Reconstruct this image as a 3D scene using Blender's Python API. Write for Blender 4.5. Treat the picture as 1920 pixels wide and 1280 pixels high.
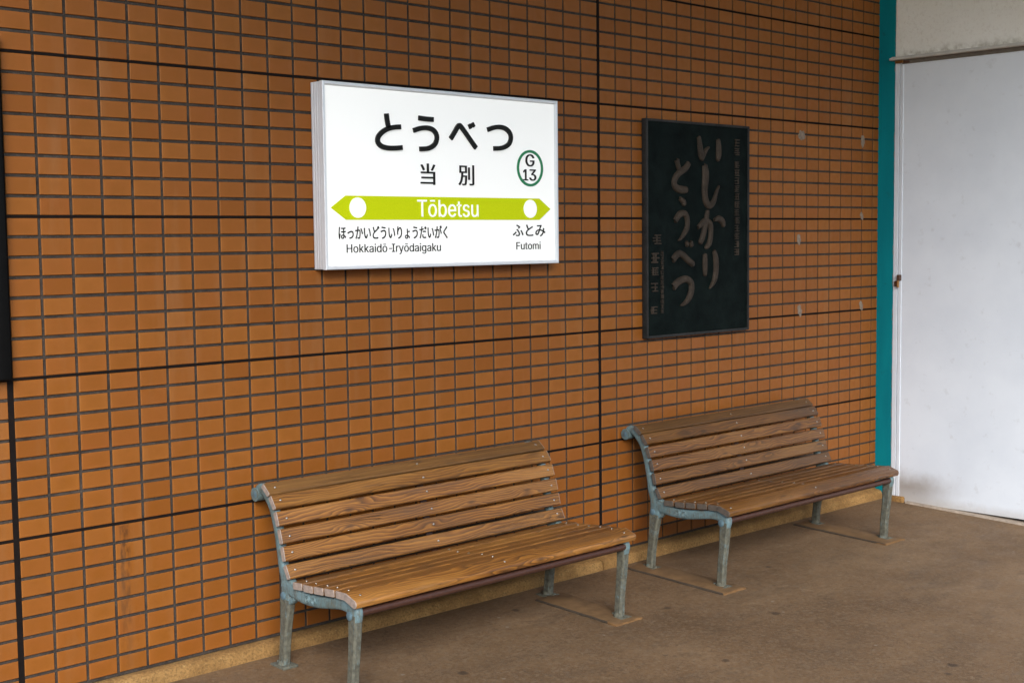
import bpy, bmesh, math, random
from mathutils import Vector, Matrix, noise as mnoise

random.seed(11)
scene = bpy.context.scene
for o in list(bpy.data.objects):
    bpy.data.objects.remove(o)
COL = scene.collection

# ------------------------------------------------------------------ camera
cam_d = bpy.data.cameras.new('camera')
cam = bpy.data.objects.new('camera', cam_d)
COL.objects.link(cam)
RIGHT = Vector((0.72444551, -0.68924269, -0.01110031))
UP = Vector((0.06124712, 0.04831930, 0.99695237))
BACK = Vector((-0.68660579, -0.72291753, 0.07721883))
LOC = Vector((-1.844146, -4.372921, -0.089786))
M = Matrix.Identity(4)
for i in range(3):
    M[i][0], M[i][1], M[i][2], M[i][3] = RIGHT[i], UP[i], BACK[i], LOC[i]
cam.matrix_world = M
cam_d.sensor_fit = 'HORIZONTAL'
cam_d.sensor_width = 36.0
cam_d.lens = 2501.156 / 1920 * 36.0
cam_d.clip_start = 0.05
cam_d.clip_end = 3000
scene.camera = cam

# ------------------------------------------------------------------ sky, sun, exposure
SUN_EL, SUN_AZ = math.radians(32), math.radians(214)   # low, over the tracks, from the open left end
world = bpy.data.worlds.new('World')
scene.world = world
world.use_nodes = True
wn = world.node_tree.nodes
wl = world.node_tree.links
wn.clear()
w_out = wn.new('ShaderNodeOutputWorld')
w_bg = wn.new('ShaderNodeBackground')
w_sky = wn.new('ShaderNodeTexSky')
w_sky.sky_type = 'NISHITA'
w_sky.sun_disc = False
w_sky.sun_elevation = SUN_EL
w_sky.sun_rotation = SUN_AZ
w_sky.air_density = 1.0
w_sky.dust_density = 1.0
w_sky.ozone_density = 1.0
w_bg.inputs['Strength'].default_value = 0.10
wl.new(w_sky.outputs[0], w_bg.inputs[0])
wl.new(w_bg.outputs[0], w_out.inputs[0])

sun_d = bpy.data.lights.new('sun', 'SUN')
sun_d.energy = 1.5
sun_d.angle = math.radians(34)
sun_d.color = (1.0, 0.98, 0.95)
sun = bpy.data.objects.new('sun', sun_d)
COL.objects.link(sun)
sdir = Vector((math.sin(SUN_AZ) * math.cos(SUN_EL), math.cos(SUN_AZ) * math.cos(SUN_EL), math.sin(SUN_EL)))
sun.rotation_euler = sdir.to_track_quat('Z', 'Y').to_euler()
sun.location = (0, -10, 8)

scene.view_settings.view_transform = 'Standard'
scene.view_settings.look = 'None'
scene.view_settings.exposure = 1.78
scene.view_settings.gamma = 1.0
scene.view_settings.use_curve_mapping = False
scene.render.engine = 'CYCLES'
scene.cycles.use_denoising = True
scene.cycles.max_bounces = 10
scene.cycles.diffuse_bounces = 6
scene.cycles.sample_clamp_indirect = 6.0

# ------------------------------------------------------------------ node helpers
class NT:
    def __init__(self, name):
        self.m = bpy.data.materials.new(name)
        self.m.use_nodes = True
        self.t = self.m.node_tree
        self.t.nodes.clear()
        self.out = self.n('ShaderNodeOutputMaterial')
        self.b = self.n('ShaderNodeBsdfPrincipled')
        self.l(self.b.outputs[0], self.out.inputs[0])

    def n(self, typ, **kw):
        nd = self.t.nodes.new(typ)
        for k, v in kw.items():
            setattr(nd, k, v)
        return nd

    def l(self, a, b):
        self.t.links.new(a, b)

    def val(self, sock, v):
        if hasattr(v, 'links') or isinstance(v, bpy.types.NodeSocket):
            self.l(v, sock)
        else:
            sock.default_value = v

    def math(self, op, a, b=None, c=None, clamp=False):
        nd = self.n('ShaderNodeMath', operation=op, use_clamp=clamp)
        self.val(nd.inputs[0], a)
        if b is not None:
            self.val(nd.inputs[1], b)
        if c is not None:
            self.val(nd.inputs[2], c)
        return nd.outputs[0]

    def mix(self, fac, a, b, mode='MIX'):
        nd = self.n('ShaderNodeMix', data_type='RGBA', blend_type=mode)
        self.val(nd.inputs[0], fac)
        self.val(nd.inputs[6], a if not isinstance(a, tuple) else (*a, 1)[:4])
        self.val(nd.inputs[7], b if not isinstance(b, tuple) else (*b, 1)[:4])
        return nd.outputs[2]

    def mapping(self, vec, scale=(1, 1, 1), loc=(0, 0, 0), rot=(0, 0, 0)):
        nd = self.n('ShaderNodeMapping')
        self.l(vec, nd.inputs[0])
        nd.inputs[1].default_value = loc
        nd.inputs[2].default_value = rot
        nd.inputs[3].default_value = scale
        return nd.outputs[0]

    def noise(self, vec, scale, detail=4, rough=0.55, dist=0.0):
        nd = self.n('ShaderNodeTexNoise')
        if vec is not None:
            self.l(vec, nd.inputs['Vector'])
        nd.inputs['Scale'].default_value = scale
        nd.inputs['Detail'].default_value = detail
        nd.inputs['Roughness'].default_value = rough
        nd.inputs['Distortion'].default_value = dist
        return nd.outputs[0]

    def ramp(self, fac, stops, interp='LINEAR'):
        nd = self.n('ShaderNodeValToRGB')
        nd.color_ramp.interpolation = interp
        el = nd.color_ramp.elements
        while len(el) < len(stops):
            el.new(0.5)
        for e, (p, c) in zip(el, stops):
            e.position = p
            e.color = (*c, 1) if isinstance(c, tuple) else (c, c, c, 1)
        self.val(nd.inputs[0], fac)
        return nd.outputs[0]

    def map(self, v, a, b, c=0.0, d=1.0, smooth=False):
        nd = self.n('ShaderNodeMapRange')
        if smooth:
            nd.interpolation_type = 'SMOOTHSTEP'
        self.val(nd.inputs[0], v)
        for i, x in enumerate((a, b, c, d)):
            nd.inputs[1 + i].default_value = x
        return nd.outputs[0]

    def bump(self, height, strength=0.3, dist=0.002):
        nd = self.n('ShaderNodeBump')
        nd.inputs['Strength'].default_value = strength
        nd.inputs['Distance'].default_value = dist
        self.l(height, nd.inputs['Height'])
        self.l(nd.outputs[0], self.b.inputs['Normal'])
        return nd

    def set(self, color=None, rough=None, metal=None, spec=None):
        if color is not None:
            self.val(self.b.inputs['Base Color'], (*color, 1) if isinstance(color, tuple) else color)
        if rough is not None:
            self.val(self.b.inputs['Roughness'], rough)
        if metal is not None:
            self.b.inputs['Metallic'].default_value = metal
        if spec is not None:
            self.b.inputs['Specular IOR Level'].default_value = spec


def pos(T):
    return T.n('ShaderNodeNewGeometry').outputs['Position']


def objco(T):
    return T.n('ShaderNodeTexCoord').outputs['Object']


A = 0.115645          # tile pitch along the wall
E = 0.011045          # extra width of the movement joint every 25 tiles
U = 0.068             # tile pitch up the wall

# ------------------------------------------------------------------ materials
def mat_tile():
    T = NT('glazed_brown_tile')
    p = pos(T)
    s = T.n('ShaderNodeSeparateXYZ')
    T.l(p, s.inputs[0])
    x, z = s.outputs[0], s.outputs[2]
    sh = T.math('MULTIPLY', T.math('GREATER_THAN', x, A * 25 + E * .5), -E)
    sh2 = T.math('MULTIPLY', T.math('LESS_THAN', x, -E * .5), E)
    xx = T.math('ADD', T.math('ADD', x, sh), sh2)
    cx = T.math('FLOOR', T.math('DIVIDE', xx, A))
    cz = T.math('FLOOR', T.math('DIVIDE', z, U))
    cb = T.n('ShaderNodeCombineXYZ')
    T.l(cx, cb.inputs[0]); T.l(cz, cb.inputs[1])
    wn_ = T.n('ShaderNodeTexWhiteNoise', noise_dimensions='2D')
    T.l(cb.outputs[0], wn_.inputs[0])
    rnd = wn_.outputs['Value']
    base = T.ramp(rnd, [(0.0, (0.205, 0.063, 0.008)), (0.15, (0.228, 0.076, 0.012)), (0.5, (0.245, 0.079, 0.013)),
                        (0.85, (0.262, 0.092, 0.015)), (1.0, (0.230, 0.070, 0.012))])
    # uneven firing inside each tile: every tile gets its own piece of the noise field
    off = T.n('ShaderNodeVectorMath', operation='MULTIPLY_ADD')
    T.l(wn_.outputs['Color'], off.inputs[0]); off.inputs[1].default_value = (7, 7, 7); T.l(p, off.inputs[2])
    cloud = T.noise(T.mapping(off.outputs[0], (1, 1, 1.6)), 16, 3, 0.5)
    base = T.mix(T.map(cloud, 0.35, 0.75, 0, 0.55), base, (0.195, 0.066, 0.006))
    # glaze pooled darker in the middle of each tile, thin and paler at its rim
    fx = T.math('ABSOLUTE', T.math('SUBTRACT', T.math('FRACT', T.math('DIVIDE', xx, A)), 0.5))
    fz = T.math('ABSOLUTE', T.math('SUBTRACT', T.math('FRACT', T.math('DIVIDE', z, U)), 0.5))
    pool = T.math('MULTIPLY', T.map(T.math('ADD', fx, T.math('MULTIPLY', T.math('SUBTRACT', cloud, 0.5), 0.5)), 0.18, 0.42, 1, 0, True), T.map(fz, 0.20, 0.42, 1, 0, True))
    base = T.mix(T.math('MULTIPLY', pool, 0.30), base, (0.185, 0.058, 0.004))
    rim = T.map(T.math('MAXIMUM', fx, fz), 0.41, 0.455, 0, 0.35)
    base = T.mix(rim, base, (0.31, 0.125, 0.025))
    wide = T.noise(p, 1.3, 3, 0.6)
    base = T.mix(T.map(wide, 0.4, 0.75, 0, 0.3), base, (0.19, 0.058, 0.014))
    speck = T.noise(p, 420, 2, 0.6)
    base = T.mix(T.map(speck, 0.5, 0.78, 0, 0.28), base, (0.12, 0.042, 0.012))
    # dark seepage streak below the second expansion joint, left of the first bench
    wob = T.noise(T.mapping(p, (40, 1, 5)), 1.0, 3)
    xs = T.math('ADD', x, T.math('MULTIPLY', T.math('SUBTRACT', wob, 0.5), 0.03))
    mx = T.map(T.math('ABSOLUTE', T.math('SUBTRACT', xs, 0.384)), 0.012, 0.024, 1, 0, True)
    mz = T.math('MULTIPLY', T.map(z, -1.10, -1.09, 1, 0), T.map(z, -1.62, -1.20, 0.12, 1))
    st = T.math('MULTIPLY', T.math('MULTIPLY', mx, mz), T.map(T.noise(T.mapping(p, (60, 60, 22)), 1.0, 3), 0.38, 0.6, 0, 0.85))
    base = T.mix(st, base, (0.07, 0.026, 0.008))
    # faint pale dust runs
    dust = T.noise(T.mapping(p, (9, 9, 1.2)), 1.0, 5, 0.6)
    base = T.mix(T.map(dust, 0.55, 0.85, 0, 0.22), base, (0.30, 0.19, 0.10))
    T.set(color=base, rough=T.map(T.noise(p, 30, 3), 0.3, 0.7, 0.42, 0.62), spec=0.22)
    h = T.math('ADD', T.math('MULTIPLY', T.noise(off.outputs[0], 45, 3), 1.0), T.math('MULTIPLY', T.noise(p, 380, 2), 0.25))
    T.bump(h, 0.35, 0.0012)
    return T.m


def mat_grout():
    T = NT('grey_grout')
    p = pos(T)
    c = T.ramp(T.noise(p, 14, 5, 0.65), [(0.3, (0.022, 0.017, 0.014)), (0.7, (0.056, 0.045, 0.037))])
    c = T.mix(T.map(T.noise(p, 160, 3), 0.52, 0.8, 0, 0.4), c, (0.16, 0.13, 0.105))
    T.set(color=c, rough=0.95, spec=0.2)
    T.bump(T.noise(p, 260, 3), 0.6, 0.002)
    return T.m


def mat_plain(name, col, rough=0.6, metal=0.0, spec=0.5, var=0.15, scale=20, bump=0.0, bscale=200, dark=None):
    T = NT(name)
    p = objco(T)
    n = T.noise(p, scale, 4, 0.6)
    d = dark or tuple(c * (1 - 2.2 * var) for c in col)
    c = T.mix(T.map(n, 0.3, 0.75, 0, 1), col, d)
    T.set(color=c, rough=T.map(T.noise(p, scale * 2.3, 3), 0.3, 0.7, max(rough - .08, .05), min(rough + .08, 1)), metal=metal, spec=spec)
    if bump:
        T.bump(T.noise(p, bscale, 3), bump, 0.002)
    return T.m


def mat_wood(name, tone=1.0, red=1.0):
    T = NT(name)
    co = objco(T)
    oi = T.n('ShaderNodeObjectInfo')
    rv = oi.outputs['Random']
    cb = T.n('ShaderNodeCombineXYZ')
    T.l(T.math('MULTIPLY', rv, 17.0), cb.inputs[0]); T.l(T.math('MULTIPLY', rv, 9.0), cb.inputs[1]); T.l(T.math('MULTIPLY', rv, 5.3), cb.inputs[2])
    ad = T.n('ShaderNodeVectorMath', operation='ADD')
    T.l(co, ad.inputs[0]); T.l(cb.outputs[0], ad.inputs[1])
    v = ad.outputs[0]
    # knots: sparse cells that bend the grain round them
    vor = T.n('ShaderNodeTexVoronoi', feature='F1')
    T.l(T.mapping(v, (4.2, 15, 15)), vor.inputs['Vector']); vor.inputs['Scale'].default_value = 1.0
    kd = vor.outputs['Distance']
    knot = T.map(kd, 0.05, 0.17, 1, 0, True)
    bend = T.map(kd, 0.05, 0.5, 1, 0, True)
    warp = T.noise(T.mapping(v, (2.2, 9, 9)), 1.0, 3, 0.5)
    g = T.n('ShaderNodeTexWave', wave_type='RINGS', rings_direction='X', wave_profile='SAW')
    wv = T.n('ShaderNodeVectorMath', operation='MULTIPLY_ADD')
    cc = T.n('ShaderNodeCombineXYZ')
    wb = T.math('ADD', T.math('MULTIPLY', T.math('SUBTRACT', warp, 0.5), 0.055), T.math('MULTIPLY', bend, 0.012))
    T.l(wb, cc.inputs[1]); T.l(wb, cc.inputs[2])
    T.l(T.mapping(v, (0.05, 1, 1)), wv.inputs[0]); wv.inputs[1].default_value = (1, 1, 1); T.l(cc.outputs[0], wv.inputs[2])
    T.l(wv.outputs[0], g.inputs['Vector'])
    g.inputs['Scale'].default_value = 30
    g.inputs['Distortion'].default_value = 1.2
    g.inputs['Detail'].default_value = 2
    g.inputs['Detail Scale'].default_value = 1.5
    fine = T.noise(T.mapping(v, (3, 130, 130)), 1.0, 5, 0.7)
    k = tone
    lt, md, dk = (0.39 * k, 0.162 * k * red, 0.026 * k), (0.215 * k, 0.078 * k * red, 0.012 * k), (0.045 * k, 0.017 * k, 0.005 * k)
    col = T.ramp(g.outputs[0], [(0.0, lt), (0.45, md), (0.85, dk), (1.0, lt)])
    col = T.mix(T.map(fine, 0.35, 0.7, 0, 0.45), col, md)
    col = T.mix(T.map(fine, 0.56, 0.74, 0, 0.7), col, dk)
    # worn and weathered places
    wear = T.noise(T.mapping(v, (1.4, 7, 7)), 1.0, 4, 0.6)
    col = T.mix(T.map(wear, 0.48, 0.72, 0, 0.75), col, (0.42 * k, 0.195 * k, 0.046 * k))
    col = T.mix(T.map(wear, 0.50, 0.30, 0, 0.8), col, (0.085 * k, 0.045 * k, 0.022 * k))
    col = T.mix(T.math('MULTIPLY', knot, 0.85), col, (0.045 * k, 0.020 * k, 0.010 * k))
    # every board its own tone
    col = T.mix(T.map(T.math('FRACT', T.math('MULTIPLY', rv, 7.31)), 0, 1, 0.0, 0.3), col, (0.085 * k, 0.043 * k, 0.017 * k))
    at = T.n('ShaderNodeAttribute', attribute_type='OBJECT', attribute_name='weathering')
    col = T.mix(at.outputs['Fac'], col, T.mix(T.map(fine, 0.35, 0.7, 0, 1), (0.140 * k, 0.074 * k, 0.028 * k), (0.055 * k, 0.029 * k, 0.012 * k)))
    crack = T.noise(T.mapping(v, (1.6, 70, 70), (3, 0, 0)), 1.0, 2, 0.4)
    ck = T.map(T.math('ABSOLUTE', T.math('SUBTRACT', crack, 0.5)), 0.0, 0.012, 1, 0)
    ck = T.math('MULTIPLY', ck, T.map(T.noise(T.mapping(v, (2.5, 20, 20)), 1.0, 2), 0.5, 0.62, 0, 1))
    col = T.mix(T.math('MULTIPLY', ck, 0.85), col, (0.02, 0.010, 0.006))
    T.set(color=col, rough=T.map(fine, 0.3, 0.7, 0.30, 0.52), spec=0.35)
    h = T.math('SUBTRACT', T.math('MULTIPLY', fine, 0.8), T.math('MULTIPLY', ck, 1.2))
    T.bump(h, 0.5, 0.0016)
    return T.m


def mat_iron(name, rust):
    """chalky blue-grey paint over cast iron, thin and streaked with brown"""
    T = NT(name)
    p = pos(T)
    n1 = T.noise(p, 26, 6, 0.7, 0.3)
    n2 = T.noise(T.mapping(p, (150, 150, 26)), 1.0, 5, 0.72)
    n3 = T.noise(p, 9, 3, 0.5)
    n4 = T.noise(p, 170, 4, 0.75)
    paint = T.mix(T.map(n3, 0.35, 0.7, 0, 1), (0.130, 0.205, 0.222), (0.088, 0.145, 0.150))
    paint = T.mix(T.map(n4, 0.5, 0.75, 0, 0.5), paint, (0.22, 0.285, 0.29))
    m = T.math('ADD', T.math('ADD', T.math('MULTIPLY', n1, 0.4), T.math('MULTIPLY', n2, 0.35)), T.math('MULTIPLY', n4, 0.25))
    msk = T.map(m, 0.60 - rust, 0.74 - rust, 0, 1)
    br = T.mix(T.map(T.noise(p, 60, 4), 0.35, 0.65, 0, 1), (0.058, 0.047, 0.028), (0.120, 0.108, 0.072))
    T.set(color=T.mix(T.math('MULTIPLY', msk, 0.9), paint, br), rough=T.map(msk, 0, 1, 0.5, 0.8), spec=0.35)
    T.bump(T.math('SUBTRACT', n4, T.math('MULTIPLY', msk, 0.6)), 0.5, 0.0015)
    return T.m


def mat_floor():
    T = NT('platform_asphalt')
    p = pos(T)
    c = T.ramp(T.noise(p, 1.5, 6, 0.62, 0.3), [(0.25, (0.104, 0.059, 0.028)), (0.5, (0.160, 0.095, 0.047)), (0.75, (0.220, 0.138, 0.073))])
    c = T.mix(T.map(T.noise(T.mapping(p, (2.5, 7, 1), (0, 0, 0), (0, 0, 0.5)), 1.0, 5, 0.6), 0.5, 0.75, 0, 0.35), c, (0.075, 0.052, 0.034))
    c = T.mix(T.map(T.noise(p, 60, 4, 0.7), 0.48, 0.7, 0, 0.45), c, (0.185, 0.15, 0.11))
    c = T.mix(T.map(T.noise(p, 210, 3, 0.7), 0.50, 0.68, 0, 0.65), c, (0.055, 0.038, 0.025))
    c = T.mix(T.map(T.noise(p, 330, 2, 0.7), 0.60, 0.72, 0, 0.6), c, (0.30, 0.24, 0.17))
    c = T.mix(T.map(T.noise(T.mapping(p, (1.1, 2.3, 1), (5, 2, 0), (0, 0, 0.35)), 3.0, 6, 0.7, 0.6), 0.52, 0.70, 0, 0.5), c, (0.080, 0.054, 0.034))
    agg = T.n('ShaderNodeTexVoronoi', feature='F1')
    T.l(T.mapping(p, (1, 1, 0)), agg.inputs['Vector']); agg.inputs['Scale'].default_value = 75
    c = T.mix(T.map(agg.outputs['Color'], 0.62, 0.95, 0, 0.26), c, (0.25, 0.185, 0.115))
    c = T.mix(T.map(agg.outputs['Color'], 0.33, 0.08, 0, 0.28), c, (0.055, 0.036, 0.021))
    # trodden-in gum and grit spots
    vo = T.n('ShaderNodeTexVoronoi', feature='F1')
    T.l(T.mapping(p, (1, 1, 0)), vo.inputs['Vector']); vo.inputs['Scale'].default_value = 3.1
    sp = T.math('ADD', vo.outputs['Distance'], T.math('MULTIPLY', T.math('SUBTRACT', T.noise(p, 45, 3), 0.5), 0.05))
    c = T.mix(T.map(sp, 0.045, 0.075, 0.7, 0), c, (0.04, 0.028, 0.02))
    vo2 = T.n('ShaderNodeTexVoronoi', feature='F1')
    T.l(T.mapping(p, (1, 1, 0), (3.3, 1.7, 0)), vo2.inputs['Vector']); vo2.inputs['Scale'].default_value = 5.3
    c = T.mix(T.map(vo2.outputs['Distance'], 0.035, 0.05, 0.45, 0), c, (0.27, 0.235, 0.19))
    T.set(color=c, rough=T.map(T.noise(p, 7, 3), 0.3, 0.7, 0.62, 0.85), spec=0.2)
    h = T.math('ADD', T.noise(p, 95, 5, 0.75), T.math('MULTIPLY', T.noise(p, 30, 3), 0.8))
    T.bump(h, 0.7, 0.004)
    return T.m


def mat_kerb():
    T = NT('rough_mortar')
    p = pos(T)
    c = T.ramp(T.noise(p, 9, 5, 0.6), [(0.3, (0.21, 0.110, 0.034)), (0.7, (0.37, 0.210, 0.072))])
    c = T.mix(T.map(T.noise(p, 110, 3, 0.7), 0.46, 0.66, 0, 0.75), c, (0.12, 0.066, 0.024))
    c = T.mix(T.map(T.noise(p, 90, 3, 0.7), 0.58, 0.75, 0, 0.6), c, (0.50, 0.34, 0.14))
    T.set(color=c, rough=0.92, spec=0.25)
    T.bump(T.noise(p, 105, 5, 0.75), 1.0, 0.007)
    return T.m


def mat_stucco():
    T = NT('cream_stucco')
    p = pos(T)
    n = T.noise(p, 55, 5, 0.7, 0.3)
    c = T.mix(T.map(T.noise(p, 2.2, 4), 0.4, 0.7, 0, 1), (0.90, 0.885, 0.83), (0.86, 0.835, 0.77))
    c = T.mix(T.map(n, 0.52, 0.8, 0, 0.35), c, (0.45, 0.38, 0.28))
    # dirt that has settled along the bottom edge, patchy
    s = T.n('ShaderNodeSeparateXYZ'); T.l(p, s.inputs[0])
    lo = T.map(T.math('ADD', s.outputs[2], T.math('MULTIPLY', T.noise(p, 14, 4), -0.06)), 0.925, 0.985, 1, 0, True)
    c = T.mix(T.math('MULTIPLY', lo, T.map(T.noise(p, 22, 4), 0.42, 0.66, 0, 0.55)), c, (0.24, 0.19, 0.11))
    T.set(color=c, rough=0.9, spec=0.2)
    T.bump(T.math('ADD', n, T.math('MULTIPLY', T.noise(p, 140, 4), 0.5)), 0.8, 0.006)
    return T.m


def mat_door():
    T = NT('white_door_paint')
    p = pos(T)
    s = T.n('ShaderNodeSeparateXYZ'); T.l(p, s.inputs[0])
    y, z = s.outputs[1], s.outputs[2]
    c = T.mix(T.map(T.noise(p, 2.4, 5, 0.6), 0.38, 0.7, 0, 1), (0.745, 0.795, 0.855), (0.68, 0.73, 0.795))
    c = T.mix(T.map(T.noise(p, 16, 4, 0.6), 0.62, 0.75, 0, 0.28), c, (0.42, 0.43, 0.44))
    # small scuffs
    sc = T.noise(T.mapping(p, (1, 26, 60), (0, 0, 0), (0.6, 0, 0)), 1.0, 3, 0.7)
    c = T.mix(T.map(sc, 0.72, 0.8, 0, 0.5), c, (0.26, 0.24, 0.22))
    # brown splash stain at the foot beside the post
    nn = T.noise(p, 7, 5, 0.6)
    dy = T.map(T.math('ADD', y, T.math('MULTIPLY', nn, -0.16)), -0.72, -0.30, 0, 1, True)
    dz = T.map(T.math('ADD', z, T.math('MULTIPLY', nn, 0.14)), -1.55, -1.40, 1, 0, True)
    dz2 = T.map(z, -1.72, -1.62, 0.55, 1)
    st = T.math('MULTIPLY', T.math('MULTIPLY', dy, dz), dz2)
    c = T.mix(T.math('MULTIPLY', st, 0.68), c, (0.18, 0.115, 0.052))
    # grime along the bottom edge
    lo = T.map(T.math('ADD', z, T.math('MULTIPLY', T.noise(p, 10, 4), 0.06)), -1.69, -1.62, 1, 0, True)
    c = T.mix(T.math('MULTIPLY', lo, 0.45), c, (0.36, 0.31, 0.24))
    T.set(color=c, rough=0.5, spec=0.4)
    T.bump(T.noise(p, 6, 3), 0.12, 0.004)
    return T.m


def mat_teal():
    T = NT('teal_paint')
    p = pos(T)
    c = T.mix(T.map(T.noise(T.mapping(p, (8, 8, 1.5)), 1.0, 4, 0.6), 0.35, 0.7, 0, 1), (0.0012, 0.215, 0.250), (0.001, 0.175, 0.212))
    c = T.mix(T.map(T.noise(p, 24, 4), 0.64, 0.76, 0, 0.5), c, (0.012, 0.10, 0.115))
    s = T.n('ShaderNodeSeparateXYZ'); T.l(p, s.inputs[0])
    ed = T.map(T.math('ADD', s.outputs[1], T.math('MULTIPLY', T.noise(p, 50, 3), 0.012)), -0.0995, -0.0965, 1, 0)
    chip = T.math('MULTIPLY', ed, T.map(T.noise(T.mapping(p, (30, 30, 12)), 1.0, 4, 0.7), 0.50, 0.56, 0, 0.9))
    c = T.mix(chip, c, (0.20, 0.17, 0.14))
    T.set(color=c, rough=0.55, spec=0.15)
    T.bump(T.noise(p, 60, 3), 0.1, 0.001)
    return T.m


def mat_panel():
    T = NT('lit_white_acrylic')
    T.set(color=(0.82, 0.82, 0.79), rough=0.35, spec=0.4)
    T.b.inputs['Emission Color'].default_value = (1.0, 0.995, 0.965, 1)
    T.b.inputs['Emission Strength'].default_value = 0.085
    return T.m


def mat_band():
    T = NT('lit_lime_film')
    p = pos(T)
    n = T.noise(p, 330, 3, 0.7)
    c = T.mix(T.map(n, 0.35, 0.7, 0, 1), (0.40, 0.48, 0.001), (0.52, 0.58, 0.006))
    T.set(color=c, rough=0.5, spec=0.08)
    T.l(c, T.b.inputs['Emission Color'])
    T.b.inputs['Emission Strength'].default_value = 0.07
    return T.m


def mat_bronze(name, a, b, rough, metal):
    T = NT(name)
    p = pos(T)
    n = T.noise(p, 11, 5, 0.65, 0.4)
    c = T.mix(T.map(n, 0.35, 0.7, 0, 1), a, b)
    c = T.mix(T.map(T.noise(p, 120, 3), 0.58, 0.75, 0, 0.4), c, tuple(x * 2.2 for x in a))
    T.set(color=c, rough=T.map(n, 0.3, 0.7, rough - .08, rough + .1), metal=metal, spec=0.05)
    T.bump(T.noise(p, 130, 4), 0.35, 0.0015)
    return T.m


M_TILE = mat_tile()
M_GROUT = mat_grout()
M_SEAL = mat_plain('black_sealant', (0.010, 0.007, 0.006), 0.85, spec=0.1, bump=0.3)
M_KERB = mat_kerb()
M_FLOOR = mat_floor()
M_PAD = mat_plain('brown_mortar_pad', (0.165, 0.095, 0.042), 0.85, spec=0.3, var=0.2, scale=14, bump=0.6, bscale=90)
M_PADSIDE = mat_plain('dark_mortar_side', (0.05, 0.034, 0.02), 0.9)  # darker than the pad top, on all but the front faces
M_PADEDGE = mat_plain('rusty_mortar_edge', (0.20, 0.105, 0.04), 0.85, spec=0.3, var=0.2, scale=30, bump=0.7, bscale=90)
M_STUCCO = mat_stucco()
M_DOOR = mat_door()
M_JAMB = mat_plain('white_jamb_paint', (0.72, 0.77, 0.83), 0.5, var=0.06, scale=6)
M_TEAL = mat_teal()
M_RAIL = mat_plain('grey_rail_paint', (0.60, 0.57, 0.52), 0.6, var=0.1, scale=14, bump=0.1)
M_DARK = mat_plain('dark_gap', (0.03, 0.028, 0.025), 0.8)
M_RAILDARK = mat_plain('weathered_steel_channel', (0.17, 0.145, 0.115), 0.65, var=0.12, scale=18)
M_SILL = mat_plain('galvanised_threshold', (0.46, 0.38, 0.30), 0.55, metal=0.1, var=0.2, scale=30, bump=0.4, bscale=80)
M_RUST = mat_plain('brown_rusty_latch', (0.10, 0.042, 0.022), 0.6, var=0.2, scale=60)
M_BRASS = mat_plain('old_brass', (0.36, 0.17, 0.05), 0.42, metal=0.6, var=0.15, scale=60)
M_ALU = mat_plain('brushed_aluminium', (0.70, 0.715, 0.735), 0.4, metal=0.15, var=0.04, scale=8)
M_PANEL = mat_panel()
M_BAND = mat_band()
M_INK = mat_plain('black_letter_acrylic', (0.010, 0.009, 0.007), 0.4, spec=0.15, var=0.05)
M_GREEN = mat_plain('green_ring', (0.004, 0.205, 0.068), 0.4, var=0.05)
M_WHITE = None
M_BRONZE = mat_bronze('dark_bronze_plate', (0.0040, 0.0080, 0.0070), (0.0018, 0.0036, 0.0034), 0.62, 0.0)
M_BRONZERIM = mat_bronze('bronze_rim', (0.040, 0.038, 0.036), (0.02, 0.022, 0.022), 0.55, 0.2)
M_RELIEF = mat_bronze('worn_bronze_relief', (0.056, 0.042, 0.031), (0.030, 0.024, 0.019), 0.5, 0.2)
M_BLACK = mat_plain('black_frame_paint', (0.004, 0.004, 0.004), 0.6, spec=0.08, var=0.1)
M_BOARD = mat_plain('board_glass', (0.05, 0.065, 0.08), 0.2, spec=0.4, var=0.05)
M_WOODA = mat_wood('varnished_wood', 1.0)
M_WOODB = mat_wood('darker_shaded_varnished_wood', 0.62, 0.98)  # darker wood; the second bench's deeper shade is partly in this tone
M_ENDA = mat_plain('grey_end_grain', (0.33, 0.26, 0.215), 0.85, var=0.2, scale=50, bump=0.3)
M_ENDB = mat_plain('dark_end_grain', (0.10, 0.078, 0.06), 0.85, var=0.2, scale=50, bump=0.3)
M_IRON = mat_iron('worn_blue_iron', 0.135)
M_IRONLEG = mat_iron('worn_blue_iron_leg', 0.26)
M_FOOT = mat_iron('rusted_iron_foot', 0.26)
M_BOLT = mat_plain('blue_grey_bolt', (0.10, 0.165, 0.195), 0.5, var=0.2, scale=60)
M_ROD = mat_plain('red_brown_steel_tube', (0.060, 0.022, 0.012), 0.5, var=0.2, scale=50, bump=0.3)
M_SCREW = mat_plain('bright_screw', (0.44, 0.42, 0.39), 0.3, metal=0.9, var=0.03)
M_PATCH = mat_plain('pale_mortar_patch', (0.25, 0.19, 0.14), 0.9, var=0.25, scale=60, bump=0.8, bscale=90)
M_CANOPY = mat_plain('canopy_soffit_paint', (0.42, 0.43, 0.43), 0.8, var=0.08, scale=3)
M_BALLAST = mat_plain('track_ballast', (0.24, 0.22, 0.20), 0.95, var=0.2, scale=3, bump=0.6)
M_SKYBANK = mat_plain('sky_blocking_bank_green', (0.085, 0.095, 0.045), 0.95, var=0.2, scale=2)  # green for the added bank that blocks low sky
M_CONC = mat_plain('platform_edge_concrete', (0.36, 0.34, 0.31), 0.85, var=0.12, scale=4)

# ------------------------------------------------------------------ mesh helpers
def link(name, me, mat=None, parent=None, loc=None):
    o = bpy.data.objects.new(name, me)
    COL.objects.link(o)
    if mat is not None and me is not None and not me.materials:
        me.materials.append(mat)
    if parent is not None:
        o.parent = parent
    if loc is not None:
        o.location = loc
    return o


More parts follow.
